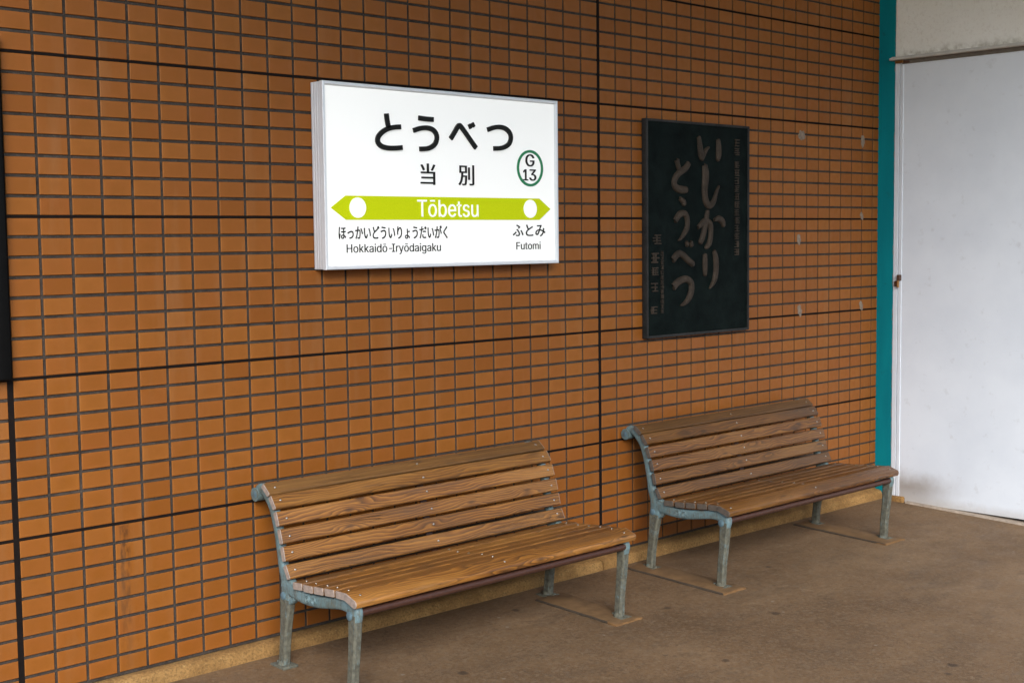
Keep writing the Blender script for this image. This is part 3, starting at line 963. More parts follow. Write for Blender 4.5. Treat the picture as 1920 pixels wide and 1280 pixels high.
# outlines of the Latin letters: advance, then closed curves of (x, y, left handle, right handle), 1000 to the em
GLYPHS = {
 'T': (449, [[(32,452,85,452,32,471),(32,509,32,490,160,509),(417,509,288,509,417,490),(417,452,417,471,363,452),(257,452,310,452,257,301),(257,0,257,151,235,0),(193,0,214,0,193,151),(193,452,193,301,139,452)]]),
 'ō': (415, [[(207,-8,242,-8,173,-8),(117,16,143,0,91,33),(56,85,71,56,41,114),(34,187,34,149,34,227),(56,291,41,262,71,321),(117,360,91,343,143,376),(207,384,173,384,242,384),(299,360,273,376,325,343),(359,291,345,321,374,262),(381,187,381,227,381,149),(359,85,374,114,345,56),(299,16,325,33,273,0)],[(207,46,182,46,233,46),(270,66,254,53,287,79),(307,117,299,96,315,139),(319,187,319,162,319,213),(307,258,315,236,299,280),(270,310,287,297,254,323),(207,330,233,330,182,330),(145,310,161,323,129,297),(108,258,116,280,100,237),(96,187,96,213,96,162),(108,117,100,139,116,96),(145,66,129,79,161,53)],[(302,506,239,506,302,490),(302,458,302,474,239,458),(113,458,176,458,113,474),(113,506,113,490,176,506)]]),
 'b': (424, [[(229,-8,261,-8,206,-8),(172,4,187,-4,158,12),(138,31,146,21,129,42),(118,59,123,51,116,59),(112,59,114,59,112,39),(112,0,112,20,92,0),(53,0,72,0,53,170),(53,509,53,339,73,509),(114,509,93,509,114,446),(114,319,114,382,115,319),(118,319,117,319,123,327),(137,346,129,336,145,356),(171,373,157,365,186,381),(229,384,205,384,261,384),(313,361,289,376,337,345),(370,293,356,322,383,263),(390,189,390,229,390,149),(370,84,383,114,356,55),(313,16,337,32,289,0)],[(220,47,197,47,244,47),(279,66,263,53,295,78),(316,117,308,95,324,138),(328,189,328,162,328,216),(316,261,324,240,308,282),(280,311,296,299,264,324),(220,330,244,330,197,330),(161,312,177,324,145,300),(125,263,133,284,117,242),(113,189,113,217,113,161),(125,115,117,136,133,94),(162,65,146,77,178,53)]]),
 'e': (404, [[(212,-8,238,-8,175,-8),(117,16,143,0,90,33),(56,85,70,56,41,114),(34,187,34,148,34,226),(55,290,41,260,69,319),(115,359,89,343,141,376),(205,384,171,384,226,384),(266,374,246,381,285,367),(319,341,303,356,335,326),(357,282,348,306,366,258),(371,194,371,228,371,186),(371,169,371,178,272,169),(75,169,174,169,75,187),(75,221,75,204,163,221),(338,221,250,221,329,215),(310,202,319,208,310,227),(298,269,306,249,290,288),(263,314,278,303,247,325),(205,330,228,330,182,330),(146,313,163,325,130,302),(109,270,118,288,100,251),(96,211,96,232,96,200),(96,178,96,189,96,150),(110,106,101,126,120,87),(151,61,134,72,168,51),(212,46,189,46,228,46),(254,53,241,48,266,57),(285,73,277,64,294,82),(306,105,301,93,325,101),(365,91,345,96,359,71),(335,39,349,54,321,24),(283,4,303,13,262,-4)]]),
 't': (227, [[(204,379,138,379,204,362),(204,327,204,344,138,327),(6,327,72,327,6,344),(6,379,6,362,72,379)],[(65,471,65,345,85,471),(126,471,106,471,126,347),(126,98,126,222,126,81),(136,61,129,69,143,54),(170,50,154,50,174,50),(185,51,179,50,191,52),(202,54,197,53,206,36),(213,2,209,19,207,0),(192,-3,200,-2,184,-4),(168,-4,176,-4,136,-4),(92,21,110,4,74,38),(65,93,65,62,65,219)]]),
 's': (365, [[(182,-8,211,-8,156,-8),(112,3,133,-4,92,11),(62,38,75,23,49,53),(36,94,40,72,55,98),(94,107,74,102,99,86),(124,60,109,70,139,50),(181,45,158,45,208,45),(244,62,229,51,260,74),(268,103,268,87,268,116),(254,136,263,127,245,144),(212,155,231,151,191,160),(149,170,170,165,115,178),(72,208,89,191,55,225),(47,274,47,247,47,296),(65,332,53,315,77,348),(115,370,94,361,136,380),(187,384,160,384,213,384),(254,372,235,380,272,365),(299,339,287,353,310,325),(324,290,319,309,305,286),(268,277,287,281,263,292),(243,316,255,304,230,327),(187,333,212,333,165,333),(131,317,146,327,116,306),(109,277,109,293,109,263),(124,243,114,252,134,235),(172,223,150,228,191,218),(229,209,210,214,264,201),(306,171,290,188,323,154),(331,107,331,133,331,84),(312,47,325,64,300,30),(260,6,282,16,237,-3)]]),
 'u': (410, [[(182,-5,211,-5,157,-5),(115,11,134,0,95,21),(69,59,80,37,58,80),(53,139,53,107,53,219),(53,379,53,299,73,379),(114,379,93,379,114,301),(114,144,114,222,114,114),(137,75,121,91,152,58),(200,50,173,50,218,50),(249,62,235,54,264,70),(283,97,275,81,292,112),(296,153,296,131,296,228),(296,379,296,304,316,379),(357,379,337,379,357,253),(357,0,357,126,337,0),(298,0,318,0,298,31),(298,92,298,61,301,92),(307,92,304,92,295,57),(257,17,279,32,235,2)]]),
 'G': (520, [[(269,-7,309,-7,223,-7),(149,25,184,4,115,46),(69,116,88,77,50,155),(40,254,40,201,40,308),(69,393,50,354,88,432),(149,484,115,462,183,505),(265,516,221,516,292,516),(340,504,317,512,364,496),(403,469,385,484,422,454),(449,416,437,437,461,396),(474,349,470,373,452,349),(408,349,430,349,403,365),(387,393,396,380,379,406),(356,427,368,417,344,436),(315,448,330,444,300,453),(265,456,283,456,235,456),(183,432,208,448,159,417),(125,364,139,394,111,334),(103,254,103,297,103,211),(125,145,111,175,140,115),(184,76,159,92,209,61),(269,53,237,53,297,53),(345,71,323,59,367,83),(396,123,384,101,409,146),(415,202,415,172,421,201),(434,199,428,200,384,199),(283,199,333,199,283,218),(283,256,283,237,348,256),(478,256,413,256,478,237),(478,200,478,219,478,158),(451,91,469,122,433,60),(377,19,408,36,345,2)]]),
 '1': (453, [[(76,0,181,0,76,18),(76,55,76,36,181,55),(391,55,286,55,391,36),(391,0,391,18,286,0)],[(276,509,250,509,276,339),(276,0,276,170,255,0),(212,0,234,0,212,149),(212,448,212,299,211,448),(209,448,210,448,168,418),(86,358,127,388,86,381),(86,427,86,404,123,454),(198,509,161,481,224,509)]]),
 '3': (453, [[(218,-7,252,-7,187,-7),(133,10,158,-1,107,21),(70,57,86,37,54,78),(44,132,46,103,66,132),(109,132,87,132,111,114),(126,87,117,99,136,75),(165,59,149,65,181,53),(219,50,199,50,239,50),(275,61,258,53,292,68),(315,93,305,79,324,107),(329,145,329,124,329,163),(316,196,325,181,307,212),(275,234,293,224,256,243),(201,248,231,248,186,248),(157,248,172,248,157,265),(157,299,157,282,200,349),(288,448,244,399,288,450),(288,452,288,451,215,452),(70,452,142,452,70,471),(70,509,70,490,171,509),(372,509,272,509,372,493),(372,461,372,477,319,400),(211,278,265,339,211,282),(211,289,211,285,249,293),(308,276,281,288,335,263),(371,222,356,246,386,199),(393,145,393,173,393,115),(370,66,385,89,355,43),(309,12,335,25,282,0)]]),
 'H': (517, [[(60,0,82,0,60,170),(60,509,60,339,82,509),(125,509,103,509,125,435),(125,289,125,362,214,289),(392,289,303,289,392,362),(392,509,392,435,414,509),(457,509,435,509,457,339),(457,0,457,170,435,0),(392,0,414,0,392,77),(392,232,392,155,303,232),(125,232,214,232,125,155),(125,0,125,77,103,0)]]),
 'o': (415, [[(207,-8,242,-8,173,-8),(117,16,143,0,91,33),(56,85,71,56,41,114),(34,187,34,149,34,227),(56,291,41,262,71,321),(117,360,91,343,143,376),(207,384,173,384,242,384),(299,360,273,376,325,343),(359,291,345,321,374,262),(381,187,381,227,381,149),(359,85,374,114,345,56),(299,16,325,33,273,0)],[(207,46,182,46,233,46),(270,66,254,53,287,79),(307,117,299,96,315,139),(319,187,319,162,319,213),(307,258,315,236,299,280),(270,310,287,297,254,323),(207,330,233,330,182,330),(145,310,161,323,129,297),(108,258,116,280,100,237),(96,187,96,213,96,162),(108,117,100,139,116,96),(145,66,129,79,161,53)]]),
 'k': (381, [[(110,137,132,158,110,162),(110,212,110,187,113,212),(121,212,117,212,175,268),(284,379,230,323,310,379),(360,379,335,379,301,319),(184,199,243,259,182,199),(177,199,179,199,155,178)],[(53,0,73,0,53,170),(53,509,53,339,73,509),(114,509,93,509,114,339),(114,0,114,170,93,0)],[(294,0,320,0,245,62),(148,186,197,124,162,200),(191,229,177,214,252,152),(372,0,312,76,346,0)]]),
 'a': (389, [[(160,-9,182,-9,136,-9),(94,5,114,-4,75,14),(48,45,59,27,36,62),(30,108,30,83,30,130),(43,161,35,147,52,175),(78,193,63,185,92,201),(125,211,108,207,143,215),(178,220,160,218,201,223),(234,227,219,225,248,228),(265,235,258,231,272,239),(276,255,276,245,276,255),(276,257,276,256,276,272),(267,297,273,286,261,308),(240,322,252,316,228,328),(196,331,213,331,178,331),(149,322,162,328,136,317),(118,301,126,309,110,292),(100,274,104,283,80,280),(41,291,61,285,50,314),(79,346,62,332,95,360),(133,375,113,369,153,381),(194,384,173,384,208,384),(239,379,223,383,255,376),(286,360,271,370,301,351),(322,320,313,338,332,303),(337,251,337,280,337,168),(337,0,337,84,317,0),(277,0,297,0,277,17),(277,52,277,35,275,52),(272,52,274,52,268,43),(252,25,261,34,243,15),(215,1,230,7,200,-5)],[(170,45,155,45,193,45),(228,59,212,50,243,68),(263,93,255,79,271,107),(276,138,276,122,276,155),(276,190,276,173,273,187),(259,182,268,184,251,180),(231,176,242,178,221,174),(200,171,210,172,190,170),(175,168,182,169,161,166),(134,159,147,163,121,154),(103,139,111,148,96,131),(92,105,92,119,92,92),(102,72,95,81,109,63),(130,52,118,57,142,48)]]),
 'd': (424, [[(195,-8,219,-8,164,-8),(111,16,136,0,87,32),(55,84,68,55,41,114),(34,189,34,149,34,229),(55,293,41,263,69,322),(112,361,88,345,136,376),(196,384,164,384,219,384),(253,373,238,381,268,365),(287,346,279,356,296,336),(306,319,302,327,308,319),(311,319,309,319,311,382),(311,509,311,446,331,509),(372,509,351,509,372,339),(372,0,372,170,352,0),(313,0,332,0,313,20),(313,59,313,39,311,59),(307,59,309,59,302,51),(287,31,295,42,278,21),(252,4,267,12,238,-4)],[(205,47,181,47,227,47),(263,65,247,53,279,77),(299,115,291,94,308,136),(312,189,312,161,312,217),(300,263,308,242,292,284),(263,312,279,300,247,324),(205,330,228,330,181,330),(145,311,161,324,129,299),(108,261,116,282,100,240),(96,189,96,216,96,162),(109,117,100,138,117,95),(145,66,129,78,161,53)]]),
 'i': (167, [[(53,0,73,0,53,126),(53,379,53,253,73,379),(114,379,93,379,114,253),(114,0,114,126,93,0)],[(84,443,95,443,72,443),(54,455,62,447,45,462),(41,483,41,472,41,494),(54,512,45,504,62,520),(84,524,72,524,95,524),(114,512,106,520,122,504),(126,483,126,494,126,472),(114,455,122,462,106,447)]]),
 'I': (300, [[(31,0,111,0,31,19),(31,57,31,38,60,57),(118,57,89,57,118,189),(118,452,118,320,89,452),(31,452,60,452,31,471),(31,509,31,490,111,509),(269,509,190,509,269,490),(269,452,269,471,240,452),(183,452,212,452,183,320),(183,57,183,189,212,57),(269,57,240,57,269,38),(269,0,269,19,190,0)]]),
 'r': (259, [[(53,0,73,0,53,126),(53,379,53,253,72,379),(112,379,92,379,112,360),(112,321,112,340,113,321),(115,321,114,321,122,340),(152,367,135,355,170,379),(213,385,190,385,218,385),(229,384,223,385,235,384),(243,384,240,384,243,363),(243,322,243,343,242,323),(230,324,237,323,223,325),(207,326,215,326,189,326),(159,315,173,322,145,307),(126,284,134,297,118,270),(114,237,114,255,114,158),(114,0,114,79,93,0)]]),
 'y': (389, [[(47,-139,51,-140,52,-121),(61,-86,57,-103,65,-86),(71,-87,68,-87,83,-90),(104,-89,94,-91,114,-87),(130,-74,122,-82,138,-66),(151,-36,145,-53,155,-24),(163,-1,159,-13,114,126),(17,379,66,252,40,379),(84,379,62,379,111,305),(165,155,138,230,174,132),(187,87,181,109,193,64),(206,21,199,42,198,21),(184,21,191,21,190,42),(202,87,196,64,209,110),(224,155,216,132,251,230),(305,379,278,305,327,379),(371,379,349,379,316,234),(204,-58,260,88,196,-78),(177,-107,187,-94,166,-120),(139,-136,153,-129,125,-142),(91,-145,109,-145,81,-145),(65,-143,72,-144,57,-142)]]),
 'g': (425, [[(207,-151,238,-151,179,-151),(134,-140,155,-147,113,-132),(82,-110,96,-123,69,-98),(51,-69,58,-84,67,-60),(101,-41,84,-50,107,-49),(122,-66,113,-57,130,-75),(154,-88,141,-82,168,-94),(207,-97,186,-97,238,-97),(282,-75,263,-90,302,-60),(311,-6,311,-37,311,19),(311,68,311,44,310,68),(306,68,308,68,301,60),(287,41,295,51,278,32),(252,16,267,23,238,8),(195,5,219,5,164,5),(113,27,137,12,88,41),(55,90,69,62,41,118),(34,191,34,152,34,230),(55,293,41,264,69,322),(112,361,88,345,137,376),(196,384,165,384,220,384),(253,373,239,381,268,365),(288,346,280,356,297,336),(308,319,303,327,309,319),(313,319,311,319,313,339),(313,379,313,359,333,379),(372,379,353,379,372,250),(372,-9,372,121,372,-42),(350,-90,365,-69,335,-111),(291,-136,316,-126,266,-146)],[(205,59,181,59,228,59),(264,75,248,64,280,86),(300,121,292,101,308,141),(312,193,312,165,312,220),(300,264,308,243,292,284),(264,312,280,301,248,324),(205,330,228,330,181,330),(145,312,161,324,129,299),(109,262,117,283,100,242),(96,193,96,219,96,166),(109,123,100,143,117,103),(145,76,129,87,162,65)]]),
 '-': (300, [[(337,244,263,244,337,226),(337,188,337,207,263,188),(114,188,188,188,114,207),(114,244,114,226,188,244)]]),
 'F': (410, [[(60,0,82,0,60,170),(60,509,60,339,163,509),(369,509,266,509,369,490),(369,452,369,471,288,452),(125,452,206,452,125,394),(125,278,125,336,198,278),(346,278,272,278,346,259),(346,221,346,240,272,221),(125,221,198,221,125,147),(125,0,125,74,103,0)]]),
 'm': (610, [[(53,0,73,0,53,126),(53,379,53,253,72,379),(112,379,92,379,112,351),(112,295,112,323,111,295),(108,295,109,295,113,316),(132,346,121,332,144,359),(172,376,157,369,187,383),(219,386,203,386,247,386),(287,361,270,378,305,344),(321,295,316,322,318,295),(312,295,315,295,317,313),(337,343,325,329,349,357),(381,375,364,367,398,382),(437,386,416,386,459,386),(497,372,479,381,515,362),(541,328,530,348,551,309),(557,255,557,285,557,170),(557,0,557,85,536,0),(496,0,516,0,496,85),(496,254,496,169,496,281),(473,313,488,301,457,325),(419,330,439,330,402,330),(374,320,387,327,362,313),(345,290,352,303,339,278),(335,247,335,263,335,165),(335,0,335,82,315,0),(274,0,295,0,274,87),(274,260,274,173,274,281),(253,311,267,298,239,324),(199,330,221,330,185,330),(158,320,171,327,144,313),(126,289,134,303,118,276),(114,238,114,258,114,159),(114,0,114,79,93,0)]]),
}


def glyph_mesh(name, body, bb, mat, depth, front, parent=None, bold=0.0):
    cu = bpy.data.curves.new(name, 'CURVE')
    cu.dimensions = '2D'
    cu.fill_mode = 'BOTH'
    cu.extrude = 0.5
    cu.offset = bold
    cu.resolution_u = 4
    x = 0
    for ch in body:
        adv, sps = GLYPHS[ch]
        for pts in sps:
            sp = cu.splines.new('BEZIER')
            sp.use_cyclic_u = True
            sp.bezier_points.add(len(pts) - 1)
            for bp, q in zip(sp.bezier_points, pts):
                bp.handle_left_type = bp.handle_right_type = 'FREE'
                bp.co = ((q[0] + x) / 1000, q[1] / 1000, 0)
                bp.handle_left = ((q[2] + x) / 1000, q[3] / 1000, 0)
                bp.handle_right = ((q[4] + x) / 1000, q[5] / 1000, 0)
        x += adv
    return place_text(name, cu, bb, mat, depth, front, parent)


D1, D2, D3 = .009, .006, .0025
# the four large letters: even strokes with square-cut ends, thick acrylic standing off the face
KANA = {
 'to': [([(1.5512,0.4178),(1.5533,0.4002),(1.5563,0.382),(1.5618,0.3605)],1),([(1.6238,0.3676),(1.5921,0.3647),(1.5575,0.357),(1.5272,0.3415),(1.5068,0.3213),(1.5051,0.3012),(1.5217,0.2859),(1.5514,0.2797),(1.5902,0.2802),(1.6303,0.284)],1)],
 'u': [([(1.7204,0.4088),(1.7585,0.4067),(1.7992,0.4064)],1),([(1.6917,0.3566),(1.7284,0.3668),(1.7645,0.3703),(1.796,0.3635),(1.8148,0.3451),(1.8152,0.3209),(1.7993,0.2995),(1.7672,0.2858),(1.7235,0.2818)],1)],
 'be': [([(1.8939,0.3311),(1.9164,0.3594),(1.9343,0.383),(1.9438,0.3894),(1.9545,0.3829),(1.9755,0.3621),(2.0083,0.3275),(2.0375,0.2974)],1),([(1.9995,0.3971),(2.0092,0.3792)],0.62),([(2.0173,0.4037),(2.0276,0.3872)],0.62)],
 'tsu': [([(2.1071,0.3789),(2.1407,0.3891),(2.1755,0.3937),(2.2105,0.3892),(2.2374,0.3723),(2.2452,0.349),(2.2347,0.3249),(2.2092,0.3094),(2.179,0.3021),(2.1417,0.2996)],1)],
}


def letter_mesh(strokes, width, depth):
    bm = bmesh.new()
    for pts, k in strokes:
        C = [Vector((x, z, 0)) for x, z in pts]
        C = catmull([(p.x, p.y, 0) for p in C], 5) if len(C) > 2 else C
        w = width * k / 2
        rows = []
        for i, c in enumerate(C):
            a, b = C[max(i - 1, 0)], C[min(i + 1, len(C) - 1)]
            t = (b - a); t.z = 0; t.normalize()
            n = Vector((-t.y, t.x, 0))
            l_, r_ = c + n * w, c - n * w
            rows.append([bm.verts.new(sl(v)) for v in ((l_.x, PY - depth, l_.y), (r_.x, PY - depth, r_.y), (r_.x, PY + .001, r_.y), (l_.x, PY + .001, l_.y))])
        for a, b in zip(rows, rows[1:]):
            for q in range(4):
                bm.faces.new((a[q], a[(q + 1) % 4], b[(q + 1) % 4], b[q]))
        bm.faces.new(rows[0]); bm.faces.new(rows[-1])
    return finish(bm, 'letter', 25)


for key in ('to', 'u', 'be', 'tsu'):
    link('letter', letter_mesh(KANA[key], .0198, D1), M_INK, sign)
for ch, bb in (('当', (1.7277, 1.806, .1355, .2234)), ('別', (1.9375, 2.0246, .1369, .2232))):
    text_mesh('letter', ch, bb, M_INK, D2, PY - D2)
glyph_mesh('lettering', 'G', (2.3371, 2.3892, .2279, .2825), M_INK, D2, PY - D2)
glyph_mesh('lettering', '1', (2.3216, 2.3490, .1655, .2150), M_INK, D2, PY - D2)
glyph_mesh('lettering', '3', (2.3600, 2.3998, .165, .2155), M_INK, D2, PY - D2)
text_mesh('lettering', 'ほっかいどういりょうだいがく', (1.304, 1.8709, -.0888, -.0338), M_INK, D3, PY - D3, bold=.010)
glyph_mesh('lettering', 'Hokkaidō-Iryōdaigaku', (1.3415, 1.8327, -.1510, -.1065), M_INK, D3, PY - D3)
text_mesh('lettering', 'ふとみ', (2.2541, 2.4573, -.0842, -.0303), M_INK, D3, PY - D3, bold=.008)
glyph_mesh('lettering', 'Futomi', (2.2754, 2.4266, -.1416, -.1075), M_INK, D3, PY - D3)


def ring_mesh(cx, cz, rx, rz, wx, d):
    bm = bmesh.new()
    n = 56
    R_ = []
    for y, k_ in ((PY - d, 1), (PY - d, 0), (PY + .001, 0), (PY + .001, 1)):
        ring = []
        for k in range(n):
            a = 2 * math.pi * k / n
            ring.append(bm.verts.new(sl((cx + (rx - k_ * wx) * math.cos(a), y, cz + (rz - k_ * wx) * math.sin(a)))))
        R_.append(ring)
    for i in range(4):
        a, b = R_[i], R_[(i + 1) % 4]
        for k in range(n):
            bm.faces.new((a[k], a[(k + 1) % n], b[(k + 1) % n], b[k]))
    return finish(bm, 'number_ring', 40)


link('number_ring', ring_mesh(2.3645, .2203, .081, .081, .0115, .004), M_GREEN, sign)
# lime arrow band
bm = bmesh.new()
out = [(1.2682, .0368), (1.3405, .0850), (2.4205, .0862), (2.4918, .0392), (2.4205, -.0098), (1.3405, -.0105)]
fr = [bm.verts.new(sl((x, PY - .0022, z))) for x, z in out]
bk = [bm.verts.new(sl((x, PY + .001, z))) for x, z in out]
bm.faces.new(fr); bm.faces.new(bk)
for k in range(6):
    bm.faces.new((fr[k], fr[(k + 1) % 6], bk[(k + 1) % 6], bk[k]))
band = link('arrow_band', finish(bm, 'arrow_band', 20), M_BAND, sign)
for cx, cz in ((1.3984, .0375), (2.3612, .0395)):
    bm = bmesh.new()
    add_cyl(bm, sl((cx, PY - .0015, cz)), sl((cx, PY - .0052, cz)), .0405, 48)
    link('dot', finish(bm, 'dot', 40), M_PANEL, band)
glyph_mesh('lettering', 'Tōbetsu', (1.7071, 2.0468, .0016, .0727), M_PANEL, .004, PY - .0055, band)

# ------------------------------------------------------------------ bronze plaque
plq = empty('bronze_plaque', (3.63, 0, -.05))
tag(plq, 'dark bronze plaque with raised brush characters, hung right of the white station sign', 'plaque')
def pl(v):
    return Vector(v) - plq.location
PX0, PX1, PZ0, PZ1, PD = 3.206, 4.050, -.598, .491, .034
box('plate', pl((PX0 + .006, -.026, PZ0 + .006)), pl((PX1 - .006, .0, PZ1 - .006)), M_BRONZE, plq, .002)
def prim(lo, hi):
    box('rim', pl(lo), pl(hi), M_BRONZERIM, plq, .003, 2)
rw = .013
prim((PX0, -PD, PZ0), (PX0 + rw, 0.0, PZ1)); prim((PX1 - rw, -PD, PZ0), (PX1, 0.0, PZ1))
prim((PX0 + rw + .0004, -PD, PZ0), (PX1 - rw - .0004, 0.0, PZ0 + rw)); prim((PX0 + rw + .0004, -PD, PZ1 - rw), (PX1 - rw - .0004, 0.0, PZ1))
BR = {
 'i': [[(3.62,.418,.023),(3.628,.381,.028),(3.637,.334,.035),(3.644,.297,.019)],[(3.644,.300,.019),(3.673,.345,.020),(3.703,.37,.008)],[(3.78,.411,.024),(3.786,.373,.033),(3.786,.335,.036),(3.776,.297,.019)]],
 'shi': [[(3.669,.274,.033),(3.677,.218,.045),(3.669,.147,.037),(3.677,.095,.038),(3.707,.067,.036),(3.742,.087,.029),(3.765,.135,.017),(3.788,.173,.006)]],
 'ka': [[(3.612,-.047,.019),(3.673,-.013,.033),(3.715,-.032,.033),(3.719,-.08,.029),(3.707,-.128,.029),(3.673,-.156,.019)],[(3.692,.041,.019),(3.684,.001,.028),(3.669,-.051,.031),(3.65,-.099,.031),(3.627,-.131,.024)],[(3.746,-.009,.014),(3.788,-.001,.030),(3.820,-.018,.032),(3.828,-.045,.022)]],
 'ri': [[(3.672,-.185,.024),(3.672,-.233,.031),(3.672,-.276,.026),(3.669,-.299,.014)],[(3.746,-.167,.019),(3.762,-.211,.034),(3.764,-.268,.034),(3.75,-.321,.029),(3.708,-.365,.007)]],
 'to': [[(3.443,.295,.028),(3.454,.264,.025),(3.465,.241,.023)],[(3.538,.28,.028),(3.509,.251,.032),(3.458,.227,.032),(3.425,.194,.032),(3.428,.162,.032),(3.472,.146,.037),(3.531,.145,.033)]],
 'u': [[(3.465,.102,.019),(3.501,.079,.028),(3.486,.068,.014)],[(3.428,-.014,.028),(3.464,.019,.032),(3.508,.024,.03),(3.527,-.009,.028),(3.524,-.046,.028),(3.508,-.069,.026),(3.479,-.097,.016),(3.453,-.113,.007)]],
 'be': [[(3.409,-.211,.032),(3.449,-.182,.033),(3.482,-.182,.033),(3.53,-.211,.033),(3.582,-.24,.028)],[(3.519,-.117,.018),(3.527,-.145,.018)],[(3.553,-.118,.023),(3.564,-.146,.023)]],
 'tsu': [[(3.413,-.348,.035),(3.456,-.321,.035),(3.515,-.309,.033),(3.556,-.329,.033),(3.56,-.367,.035),(3.541,-.404,.031),(3.508,-.431,.021),(3.471,-.444,.007)]],
}
def stroke(bm, pts, base, rise, wk=1.0):
    C = catmull(pts, 5)
    rows = []
    n = 7
    C = [C[0] + (C[0] - C[1]).normalized() * C[0].z * .3 * Vector((1, 1, 0)).length * .0 + Vector((0, 0, 0))] + C
    for i, c in enumerate(C):
        a, b = C[max(i - 1, 0)], C[min(i + 1, len(C) - 1)]
        t = Vector((b.x - a.x, 0, b.y - a.y))
        t = t.normalized() if t.length > 1e-9 else Vector((1, 0, 0))
        nr = Vector((-t.z, 0, t.x))
        k_ = 1.0 if 0 < i < len(C) - 1 else .55
        w = max(c.z * wk, .004) / 2 * k_
        row = []
        for q in range(n):
            an = math.pi * q / (n - 1)
            row.append(bm.verts.new(pl(Vector((c.x, base - rise * k_ * math.sin(an) ** .6, c.y)) + nr * w * math.cos(an))))
        rows.append(row)
    for a, b in zip(rows, rows[1:]):
        for q in range(n - 1):
            bm.faces.new((a[q], a[q + 1], b[q + 1], b[q]))
    bm.faces.new(rows[0]); bm.faces.new(rows[-1])
for key, strokes in BR.items():
    bm = bmesh.new()
    for s_ in strokes:
        stroke(bm, s_, -.0255, .014, 1.12)
    bmesh.ops.remove_doubles(bm, verts=bm.verts, dist=1e-6)
    link('raised_character', finish(bm, 'raised_character', 50), M_RELIEF, plq)
# small worn inscription columns, too worn to read
def inscription(x0, x1, z0, z1, n, seed):
    rng = random.Random(seed)
    bm = bmesh.new()
    h = (z1 - z0) / n
    w = x1 - x0
    for i in range(n):
        zc = z1 - h * (i + .5)
        s = h * .40
        nb = rng.randint(3, 4)
        for k in range(nb):
            zz = zc + s * (1 - 2 * k / (nb - 1)) * .85
            xa = x0 + w * rng.uniform(.0, .2); xb = x1 - w * rng.uniform(.0, .2)
            add_box(bm, pl((xa, -.0315, zz - s * .13)), pl((xb, -.0258, zz + s * .13)))
        for k in range(rng.randint(1, 3)):
            xx = x0 + w * rng.uniform(.15, .85)
            add_box(bm, pl((xx - w * .06, -.0311, zc - s)), pl((xx + w * .06, -.0256, zc + s)))
    link('inscription', finish(bm, 'inscription', 0), M_RELIEF, plq)
inscription(3.9182, 3.968, .33, .4225, 2, 3)
inscription(3.9222, 3.965, -.1985, .305, 12, 5)
inscription(3.2566, 3.3243, -.1356, -.0739, 1, 7)
inscription(3.2423, 3.3056, -.2289, -.165, 1, 8)
inscription(3.242, 3.3018, -.2889, -.2389, 1, 9)
inscription(3.2416, 3.2979, -.3707, -.3157, 1, 2)
inscription(3.2375, 3.2939, -.4806, -.4347, 1, 6)
inscription(3.3150, 3.3402, -.4766, -.1612, 13, 4)

# ------------------------------------------------------------------ notice board at the left edge
nb = empty('notice_board', (-.6, 0, 0))
tag(nb, 'black framed notice board cut off by the left edge of the photo', 'notice board')
def nl(v):
    return Vector(v) - nb.location
NX0, NX1, NZ0, NZ1 = -1.45, -.0165, -.540, .60
def nbox(name, lo, hi, mat, bev=.003):
    return box(name, nl(lo), nl(hi), mat, nb, bev, 2)
fw = .042
nbox('frame', (NX1 - fw, -.042, NZ0), (NX1, -.001, NZ1), M_BLACK, .006)
nbox('frame', (NX0, -.042, NZ0), (NX0 + fw, -.001, NZ1), M_BLACK, .006)
nbox('frame', (NX0 + fw + .0005, -.042, NZ0), (NX1 - fw - .0005, -.001, NZ0 + fw), M_BLACK, .006)
nbox('frame', (NX0 + fw + .0005, -.042, NZ1 - fw), (NX1 - fw - .0005, -.001, NZ1), M_BLACK, .006)
nbox('backboard', (NX0 + .01, -.022, NZ0 + .01), (NX1 - .01, -.0012, NZ1 - .01), M_BOARD, .001)

# ------------------------------------------------------------------ benches
SPAN, TH = 1.417, .034
SLATX = .009          # slats run past the frames


def slat_mesh(w, t, wood, endm, nose=False, extra=0.0):
    """board along X; local y across (0 = centre), z thickness with the top at 0"""
    Lh = SPAN / 2 + TH / 2 + SLATX + extra
    if nose:
        pr = [(-w / 2, -t * .98), (w / 2 - .006, -t), (w / 2, -t + .006), (w / 2, -.010), (w / 2 - .004, -.004), (w / 2 - .011, 0), (-w / 2 + .004, 0), (-w / 2, -.004)]
    else:
        b = .0035
        pr = [(-w / 2 + b, -t), (w / 2 - b, -t), (w / 2, -t + b), (w / 2, -b), (w / 2 - b, 0), (-w / 2 + b, 0), (-w / 2, -b), (-w / 2, -t + b)]
    bm = bmesh.new()
    xs = [-Lh, -Lh + .003, -Lh * .5, 0, Lh * .5, Lh - .003, Lh]
    rows = []
    for i, x in enumerate(xs):
        s = .93 if i in (0, len(xs) - 1) else 1
        rows.append([bm.verts.new((x, y * s, (z + t / 2) * s - t / 2)) for y, z in pr])
    n = len(pr)
    for a, b_ in zip(rows, rows[1:]):
        for k in range(n):
            bm.faces.new((a[k], b_[k], b_[(k + 1) % n], a[(k + 1) % n]))
    f0 = bm.faces.new(rows[0]); f1 = bm.faces.new(rows[-1])
    ends = [f0, f1]
    for f in ends:
        f.material_index = 1
    for f in bm.faces:
        if f not in ends and all(abs(v.co.x) > Lh - .0035 for v in f.verts):
            f.material_index = 1
    me = finish(bm, 'slat', 40)
    me.materials.append(wood); me.materials.append(endm)
    return me


